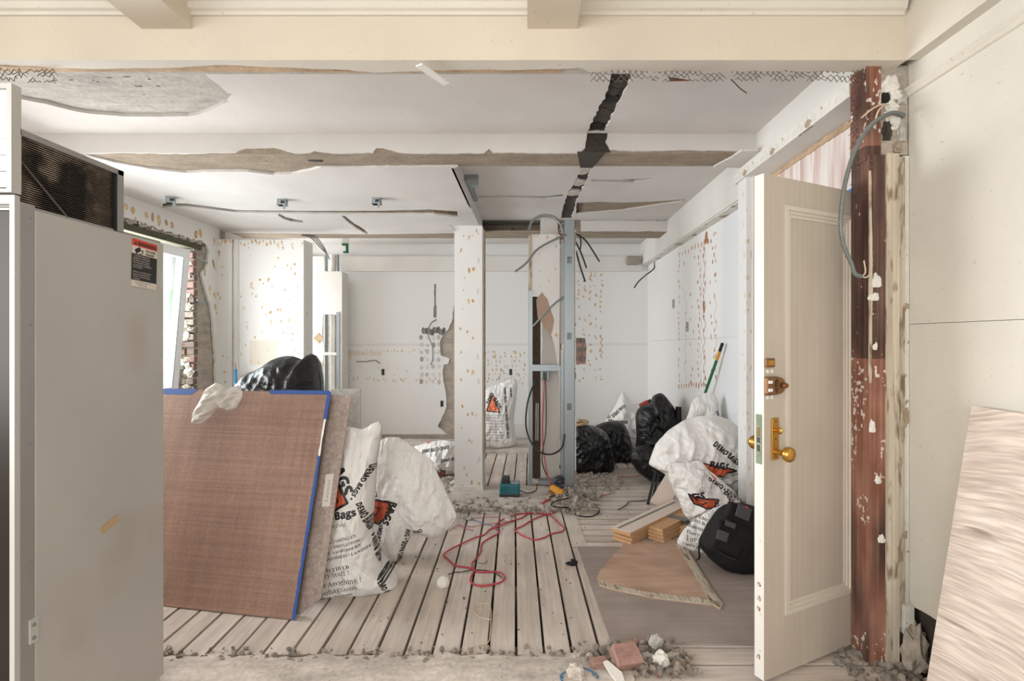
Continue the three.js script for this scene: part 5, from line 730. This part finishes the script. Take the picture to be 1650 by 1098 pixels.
{ const q = fl(921, 911); solo('black_scrap', merge([chunk(0.03, 0.012, 0.02, 5, 2, 0.5), chunk(0.02, 0.02, 0.012, 6, 2, 0.5).translate(0.015, 0.008, 0)]).translate(q.x, 0.009, q.z), M.black, 'crumpled black scrap on a floor gap', 'scrap'); }
for (const [q, l] of [[[[993, 771], [1005, 769], [1025, 768], [1040, 764]], 'pink wire trailing from the small shiny black bag'], [[[968, 800], [980, 797], [990, 794]], 'short pink wire on the cross boards']]) solo('wire_scrap', tube(onFloor(q), 0.004, 30), M.pinkWire, l, 'wire', 'wire scraps');
solo('wire_scrap', tube(onFloor([[996, 822], [1008, 815], [1016, 808], [1030, 808], [1042, 806]]), 0.004, 40), M.blackCord, 'bent dark wire on the cross boards before the timber bundle', 'wire');
for (const [a, b, l] of [[[1044, 812], [1056, 762], 'dark steel bar leaning into the small shiny black bag'], [[1051, 808], [1061, 766], 'second dark steel bar beside the white primed board']]) solo('steel_bar', rod(fl(...a, 0.01), at(...b, 4.75), 0.012), M.blackCord, l, 'bar');
{ const t = thing('steel_clamp', 'small black clamp standing beside the upright far white bag', 'clamp', [at(776, 715, 6.42).x, 0.05, -6.42]); mesh('jaw', box(0.02, 0.07, 0.02, -0.03, 0.035, 0), M.black, t); mesh('jaw', box(0.02, 0.09, 0.02, 0.04, 0.045, 0), M.black, t); mesh('spindle', box(0.07, 0.014, 0.014, 0.005, 0.04, 0), M.black, t); }
solo('cardboard_scrap', chunk(0.07, 0.04, 0.05, 77, 2, 0.5).translate(at(937, 682, 5.6).x, at(937, 682, 5.6).y, -5.62), M.tanCoat, 'torn tan cardboard lump on the bag beside the stud partition', 'cardboard');
// ---- floor sheets
{ const c = [fl(985, 1038), fl(930, 882)]; solo('floor_sheet', flatXD([[c[0].x, -c[0].z], [1.42, 2.372], [1.43, 3.5], [c[1].x, -c[1].z]], 0.0005, 0.006), M.floorSheet, 'greyish brown hardboard sheet lying flat before the door', 'hardboard'); }
{
  const q = (l) => l.map(([x, y]) => { const v = fl(x, y, 0.008); return [v.x, -v.z]; });
  const t = thing('torn_underlay', 'torn pinkish brown underlay piece with pale rims on the floor sheet', 'underlay', [0.9, 0.0068, -3.0]);
  mesh('sheet', flatXD(ragged(q([[962, 932], [968, 920], [976, 910], [986, 897], [999, 886], [1003, 879], [1016, 874], [1090, 870], [1102, 880], [1120, 910], [1142, 945], [1164, 976], [1160, 983], [1148, 976], [1100, 971], [1040, 963], [985, 951], [966, 944]]), 0.006, 0.04, 7), 0, 0.004).translate(-0.9, 0, 3.0), M.torn, t);
  const rim = (l, s) => mesh('rim', flatXD(ragged(q(l), 0.003, 0.03, s), 0.004, 0.005).translate(-0.9, 0, 3.0), M.oldWood, t); rim([[963, 936], [985, 944], [1040, 956], [1100, 963], [1148, 968], [1149, 976], [1100, 971], [1040, 963], [985, 951], [966, 944]], 3); rim([[1094, 872], [1102, 880], [1120, 908], [1143, 945], [1165, 976], [1161, 983], [1145, 974], [1133, 950], [1112, 915], [1090, 880]], 5);
}
// ---- bricks and rubble at the front edge
function debris(name, label, cat, px, py, sx, sy, sz, m, seed, group, rough = 0.3, floorH = 0.0) { const v = fl(px, py, floorH); const g = chunk(sx, sy, sz, seed, 3, rough); g.computeBoundingBox(); return solo(name, g.translate(v.x, floorH - g.boundingBox.min.y, v.z), m, label, cat, group); }
function brokenBrick(px, py, w, h, l, yaw, tilt, label, seed) { let g = new RoundedBoxGeometry(w, h, l, 5, 0.006); g = g.index ? g.toNonIndexed() : g; const p = g.attributes.position; for (let i = 0; i < p.count; i++) { const x = p.getX(i), y = p.getY(i), z = p.getZ(i), e = x > w * 0.25 ? 0.16 : 0.05; p.setXYZ(i, x + e * 0.1 * noise3(y * 30, z * 30, seed), y + 0.006 * noise3(x * 30, z * 30, seed), z + e * 0.1 * noise3(x * 30, y * 30, seed)); } g.computeVertexNormals(); uvM(g); g.rotateX(tilt).rotateY(yaw); g.computeBoundingBox(); const v = fl(px, py); solo('brick', g.translate(v.x, 0.002 - g.boundingBox.min.y, v.z), M.brick, label, 'brick'); }
brokenBrick(1007, 1078, 0.105, 0.06, 0.09, 0.25, 0.5, 'large broken pink brick on the front rubble', 3); brokenBrick(965, 1079, 0.075, 0.04, 0.05, 0.1, 0.1, 'small broken red brick half beside the large brick', 5); brokenBrick(1022, 1042, 0.05, 0.025, 0.03, 0.2, 0, 'pink brick sliver at the floor sheet edge', 7);
debris('rubble_chunk', 'pointed grey concrete chunk leaning at the floor sheet edge', 'rubble', 1057, 1048, 0.03, 0.045, 0.025, M.grey, 21); debris('rubble_chunk', 'bright white plaster chunk right of the large brick', 'rubble', 1064, 1072, 0.036, 0.034, 0.03, M.rubbleWhite, 22); debris('rubble_chunk', 'pale grey stone shard between brick and white chunk', 'rubble', 1043, 1066, 0.036, 0.022, 0.022, M.grey, 23); debris('rubble_chunk', 'round beige plaster chunk beside the blue wire', 'rubble', 928, 1094, 0.034, 0.038, 0.03, M.rubble, 24); debris('rubble_chunk', 'tan rubble lump beyond the white chunk', 'rubble', 1085, 1064, 0.025, 0.02, 0.022, M.scratch, 25); debris('rubble_chunk', 'beige lump behind the small brick', 'rubble', 950, 1066, 0.02, 0.02, 0.018, M.rubble, 26); debris('rubble_chunk', 'beige lump at the end of the board gap', 'rubble', 928, 1066, 0.024, 0.018, 0.018, M.rubble, 27);
{ const v = fl(990, 1092, 0.01); solo('plaster_shard', flatXD([[-0.04, 0.05], [-0.02, 0.055], [0.03, 0.0], [0.035, -0.04], [0.0, -0.035], [-0.02, 0.0]], 0, 0.012).rotateX(0.3).translate(v.x, 0.022, v.z), M.rubbleWhite, 'flat white plaster shard in front of the bricks', 'plaster'); }
solo('wire_scrap', tube(onFloor([[906, 1098], [903, 1090], [915, 1082], [930, 1078], [945, 1079], [957, 1085], [963, 1092]], 0.02), 0.004, 60), M.blueWire, 'blue wire arching around the beige chunk', 'wire'); solo('wire_scrap', tube(onFloor([[905, 1094], [912, 1088], [922, 1083]], 0.014), 0.004, 30), M.blueWire, 'short blue wire end left of the beige chunk', 'wire'); solo('wire_scrap', tube(onFloor([[1030, 1066], [1045, 1074], [1056, 1084], [1060, 1092]], 0.014), 0.003, 40), M.pinkWire, 'pink wire under the white chunk', 'wire'); solo('wire_nut', debrisNut(), M.yellow, 'yellow wire connector in the front rubble', 'connector');
function debrisNut() { const v = fl(1097, 1073, 0.008); return rod(v, v.clone().add(new THREE.Vector3(0.018, 0.004, -0.004)), 0.008, 0.005); }
// scattered crumbs nobody could count
function crumbs(name, label, list, m, parent) {
  const base = chunk(1, 0.8, 1, 3, 1, 0.35), o = new THREE.InstancedMesh(base, m, list.length); const mt = new THREE.Matrix4(), q = new THREE.Quaternion(), col = new THREE.Color();
  list.forEach(([x, y, z, s], i) => { q.setFromEuler(new THREE.Euler(rr(0, 6), rr(0, 6), rr(0, 6))); mt.compose(new THREE.Vector3(x, y, z), q, new THREE.Vector3(s * rr(0.7, 1.5), s * rr(0.5, 1), s)); o.setMatrixAt(i, mt); const k = rr(0.72, 1.25); o.setColorAt(i, col.setRGB(k, k * 0.97, k * 0.93)); });
  o.name = numbered(name); scene.add(o); o.userData = { kind: 'stuff', label, category: 'debris' }; return o;
}
{ const a = [], b = [], c = [];
  for (let i = 0; i < 600; i++) { const d = 2.3 + 0.035 * (rnd() + rnd() - 1) * 2, x = rr(-1.9, 0.42); const s = Math.pow(rnd(), 5) * 0.014 + 0.0015; a.push([x, 0.005 + s * 0.3, -d, s]); }
  for (let i = 0; i < 650; i++) { const u = rnd(), x = mix(0.16, 0.72, Math.sqrt(u) * 0.9 + rr(-0.1, 0.1)), d = 2.29 + rr(-0.17, 0.13) * rr(0.4, 1); const s = Math.pow(rnd(), 4) * 0.017 + 0.002; a.push([x, 0.003 + s * 0.4 + rnd() * 0.01, -d, s]); }
  for (let i = 0; i < 1100; i++) { const x = rr(-1.1, 0.55), d = rr(4.16, 4.5) + 0.1 * (rnd() - 0.5), s = Math.pow(rnd(), 5) * 0.02 + 0.002; b.push([x, 0.02 + s * 0.3, -d, s]); }
  for (let i = 0; i < 900; i++) { const r = Math.abs(rnd() + rnd() - 1), th = rnd() * 6.28, x = 0.36 + Math.cos(th) * r * 0.33, d = 4.55 + Math.sin(th) * r * 0.42, s = Math.pow(rnd(), 4) * 0.022 + 0.003; b.push([x, 0.015 + (1 - r) * 0.05 * rnd() + s * 0.3, -d, s]); }
  for (let i = 0; i < 450; i++) { const x = rr(0.42, 0.95), d = rr(4.8, 5.5), s = Math.pow(rnd(), 4) * 0.022 + 0.003; if (x - 0.42 < 0.3 + 0.3 * rnd()) b.push([x, 0.004 + s * 0.3, -d, s]); }
  for (let i = 0; i < 1400; i++) { const d = rr(2.35, 5.6), x = rr(-1.4, 1.2), s = Math.pow(rnd(), 6) * 0.006 + 0.001; c.push([x, 0.002 + s * 0.3, -d, s]); }
  for (let i = 0; i < 500; i++) { const x = rr(-1.3, -0.7), d = rr(4.3, 5.2), s = Math.pow(rnd(), 4) * 0.028 + 0.003; b.push([x, 0.02 + s * 0.3, -d, s]); }
  for (let i = 0; i < 260; i++) { const x = rr(1.3, 1.62), d = rr(2.1, 2.35), s = Math.pow(rnd(), 3) * 0.02 + 0.002; a.push([x, 0.003 + s * 0.3, -d, s]); }
  crumbs('rubble_crumbs', 'crumbled plaster and mortar along the front floor edge', a, M.rubble); crumbs('rubble_crumbs', 'broken mortar strewn along the strip where the partition stood', b, M.rubble); crumbs('dust_crumbs', 'fine grit scattered over the floor boards', c, M.scratch);
}
// ---- ceiling fittings
function junction(px, py, hCeil, label, yaw) { const [X, d] = ce(px, py, hCeil), t = thing('junction_box', label, 'junction box', [X, hCeil - 0.05, -d], 'ceiling junction boxes'); t.rotation.y = yaw; mesh('box', rbox(0.07, 0.05, 0.06, 0.004, 0, 0.025, 0), M.galv, t); mesh('lip', box(0.078, 0.004, 0.066, 0, 0.002, 0), M.steel, t); mesh('tab', box(0.02, 0.05, 0.003, 0.025, -0.01, 0.032), M.galv, t); mesh('opening', box(0.03, 0.024, 0.002, 0.012, 0.024, 0.031), M.darkPlastic, t); }
junction(275, 318, SOFFIT, 'grey metal junction box on the soffit near the dark pocket at the left wall', 0.5); junction(455, 322, SOFFIT, 'middle grey metal junction box on the dropped soffit', 0.1); junction(607, 320, SOFFIT, 'grey metal junction box on the soffit nearest the ceiling step', 0);
{ const t = thing('strut_bracket', 'galvanised strut bracket hanging from the ceiling step', 'bracket', [-0.5, H - 0.01, -4.3]); const a = at(760, 292, 4.0), A = (n, g, m) => mesh(n, local(g, t), m, t); A('upright', span(-0.525, -0.49, H - 0.03, H, 4.25, 4.9), M.galv); A('arm', span(-0.525, -0.42, H - 0.04, H, 4.2, 4.26), M.steel); A('clip', span(-0.47, -0.42, H - 0.085, H - 0.04, 4.2, 4.26), M.galv); }
{ const v = at(557, 405, 6.5), t = thing('green_box', 'green and white electrical box hanging under the far ceiling', 'electrical box', [v.x, H, v.z]); mesh('plate', box(0.08, 0.16, 0.02, 0, -0.08, 0), M.whitePlastic, t); mesh('hook', merge([box(0.07, 0.025, 0.03, 0, -0.14, 0.02), box(0.025, 0.09, 0.03, 0.025, -0.19, 0.02), box(0.06, 0.02, 0.03, 0.01, -0.235, 0.02)]), std({ color: '#2f6f52', roughness: 0.5 }), t); }
{ const v = at(696, 125, 2.24); solo('wood_lath', bar([at(674, 112, 2.2).x, 2.535, -2.21], [at(718, 137, 2.33).x, 2.525, -2.35], 0.035, 0.008), M.whitePlastic, 'white wooden lath hanging from the broken header edge', 'lath'); }
solo('metal_scrap', flatXD([[0, 0], [0.09, 0.01], [0.04, 0.05], [0.005, 0.07]], 0, 0.002).rotateX(0.7).translate(at(1078, 130, 2.3).x, 2.5, -2.28), M.copper, 'rusty metal scrap caught in the lath under the header', 'scrap');
// ---- metal lath
function lathMesh(x0, x1, y0, y1, d, cell, seed, side, ragX = false) { const list = [], nx = Math.round((x1 - x0) / cell), ny = Math.max(1, Math.round((y1 - y0) / (cell * 0.5))); for (let i = 0; i < nx; i++) for (let j = 0; j < ny; j++) { const lowEdge = j / ny; if (noise3(i * 0.25, j * 0.4, seed) < (ragX ? (1 - i / nx) * -0.1 - 0.35 : -0.5 + (1 - lowEdge) * 0.42)) continue; const P = (a, b) => new THREE.Vector3(x0 + a * cell + 0.004 * noise3(a, b, seed + 3), y0 + b * cell * 0.5 + 0.004 * noise3(a, b, seed + 5), -d + 0.012 * noise3(a * 0.3, b * 0.3, seed + 7)); const o = j % 2 ? 0.5 : 0; list.push(bar(P(i + o, j), P(i + o + 0.5, j + 1), 0.0022, 0.0022)); list.push(bar(P(i + o + 0.5, j + 1), P(i + o + 1, j), 0.0022, 0.0022)); } return merge(list); }
solo('metal_lath', lathMesh(at(952, 0, 2.29).x, at(1395, 0, 2.29).x, 2.505, 2.562, 2.29, 0.026, 3), M.lath, 'rusty diamond metal lath hanging along the header', 'lath');
solo('metal_lath', lathMesh(at(1372, 0, 2.3).x, at(1398, 0, 2.3).x, 2.02, 2.55, 2.31, 0.02, 5, true), M.lath, 'strip of pale metal lath dangling beside the post', 'lath');
solo('metal_lath', lathMesh(at(-20, 0, 2.27).x, at(88, 0, 2.27).x, 2.49, 2.552, 2.27, 0.024, 7), M.lath, 'metal lath remnant under the header above the refrigerator', 'lath');
solo('steel_wire', tube([at(1178, 128, 2.3), at(1185, 135, 2.32), at(1193, 143, 2.34), at(1203, 150, 2.36)], 0.003), M.lath, 'bent wire dangling below the header lath', 'wire');
// ---- cables
{ const t = thing('flexible_conduit', 'grey flexible conduit drooping from the masonry in front of the door', 'conduit', at(1440, 184, 2.24).toArray()); const path = [at(1456, 186, 2.25), at(1440, 182, 2.22), at(1425, 187, 2.2), at(1408, 198, 2.19), at(1390, 220, 2.18), at(1374, 252, 2.17), at(1362, 295, 2.16), at(1356, 335, 2.16), at(1355, 370, 2.16), at(1361, 400, 2.17), at(1372, 425, 2.18), at(1378, 442, 2.19), at(1388, 446, 2.2)]; mesh('sheath', local(tube(path, 0.008, 160), t), M.cable, t);
  const c = new THREE.CatmullRomCurve3(path, false, 'centripetal'), rings = []; for (let k = 0; k < 120; k++) { const p = c.getPointAt(k / 120), tg = c.getTangentAt(k / 120); rings.push(new THREE.TorusGeometry(0.0085, 0.0014, 4, 8).applyQuaternion(new THREE.Quaternion().setFromUnitVectors(new THREE.Vector3(0, 0, 1), tg)).translate(p.x, p.y, p.z)); } mesh('armour_ridges', local(merge(rings), t), M.cable, t);
  mesh('inner_wire', local(tube([at(1388, 446, 2.2), at(1394, 440, 2.2), at(1392, 420, 2.2)], 0.003), t), M.paleWire, t); mesh('inner_wire', local(tube([at(1388, 446, 2.2), at(1396, 447, 2.2), at(1404, 440, 2.2)], 0.003), t), M.paleWire, t); }
solo('twin_wire', tube([at(1432, 168, 2.24), at(1418, 169, 2.2), at(1402, 178, 2.18), at(1388, 190, 2.17)], 0.0035), M.paleWire, 'long cream wire arching from the masonry lump', 'wire'); solo('twin_wire', tube([at(1424, 170, 2.22), at(1416, 178, 2.2), at(1411, 192, 2.2), at(1410, 208, 2.2)], 0.0035), M.paleWire, 'short cream wire bending down the post', 'wire');
for (const [p, l, r] of [[[[912, 378, 4.84], [890, 388, 4.8], [865, 403, 4.75], [848, 424, 4.72], [830, 438, 4.7]], 'armoured cable reaching left from the stud top', 0.01], [[[908, 478, 4.84], [890, 493, 4.82], [872, 512, 4.82], [859, 526, 4.85]], 'armoured cable crossing the torn plasterboard', 0.009], [[[852, 372, 4.95], [858, 356, 4.95], [872, 348, 4.95], [892, 350, 4.94], [906, 366, 4.9], [909, 378, 4.88]], 'armoured cable arching over the partition top', 0.013], [[[928, 377, 4.9], [942, 386, 4.9], [955, 404, 4.9], [966, 422, 4.9]], 'long dark cable fanning right from the stud', 0.008], [[[928, 390, 4.9], [938, 412, 4.9], [945, 432, 4.9]], 'dark cable hanging straight beside the stud', 0.008], [[[928, 404, 4.9], [935, 430, 4.9], [943, 454, 4.9]], 'lowest dark cable fanning out from the stud', 0.008], [[[934, 378, 4.92], [936, 390, 4.92], [935, 402, 4.92]], 'short cable stub at the top of the stud', 0.007]]) solo('armoured_cable', tube(p.map(([a, b, d]) => at(a, b, d)), r, 40), r < 0.0085 ? M.blackCord : M.cable, l, 'cable');
solo('armoured_cable', tube([at(1055, 420, 6.8), at(1054, 432, 6.78), at(1040, 444, 6.7), at(1028, 455, 6.65), at(1022, 464, 6.6)], 0.008, 40), M.blackCord, 'dark cable curling out of the right wall soffit', 'cable');
for (let k = 0; k < 3; k++) solo('wall_cable', tube([at(486, 379, 5.9), at(500 + k * 3, 383 - k, 6.0), at(515 + k * 2, 398 - k * 2, 6.2), at(528, 412, 6.7), at(531, 418, 6.95)], 0.007, 40), M.cable, 'grey cable drooping from the soffit to the pipe chase', 'cable', 'cables above the pipe chase');
solo('wall_wire', tube([at(703, 515, 7.18), at(694, 522, 7.12), at(690, 540, 7.08), at(697, 560, 7.06), at(697, 580, 7.08), at(694, 588, 7.17)], 0.008, 50), M.cable, 'grey wire dangling from the wall crack', 'wire'); solo('wall_wire', tube([at(574, 583, 7.15), at(590, 583, 7.1), at(604, 581, 7.1), at(612, 586, 7.16)], 0.008, 40), M.cable, 'grey wire lying along the tan wall chase', 'wire');
solo('stub_box', rbox(0.17, 0.11, 0.1, 0.006, at(1020, 420, 7.08).x, at(1020, 420, 7.08).y, -7.08), concrete('#bdb6aa'), 'perforated grey box under the far ceiling corner', 'box');
// ---- behind the window
{ const t = thing('green_wrap', 'light green plastic wrap standing outside the brick window edge', 'wrap', [LEFT - 0.2, 0.82, -5.12]); const g = std({ color: '#7fd67a', roughness: 0.5 }); for (const [y, h, x] of [[0, 0.42, 0], [0.45, 0.26, 0.004], [0.74, 0.3, -0.008]]) { mesh('roll', new THREE.CylinderGeometry(0.05, 0.055, h, 18, 4).translate(x, y + h / 2, 0), g, t); } for (let k = 0; k < 6; k++) mesh('printed_ring', new THREE.TorusGeometry(0.011, 0.002, 5, 14).translate(0.01, 0.1 + k * 0.055, 0.053), std({ color: '#2f6d3f' }), t); }
{ const t = thing('blue_handled_brush', 'thin brush with blue grip leaning by the pilaster behind the hardboard', 'brush', at(383, 640, 5.3).toArray()); const a = at(384, 800, 5.25), b = at(379, 583, 5.48), p = (k) => a.clone().lerp(b, k); a.y = 0.03; mesh('handle', local(rod(p(0), p(0.8), 0.012), t), M.whitePlastic, t); mesh('grip', local(rod(p(0.8), p(0.93), 0.016), t), std({ color: '#4c8fbf' }), t); mesh('tip', local(rod(p(0.93), p(1), 0.013, 0.004), t), M.oldWood, t); }

scene.traverse((o) => { if (o.isMesh) { o.castShadow = true; o.receiveShadow = true; } });
renderer.render(scene, camera);
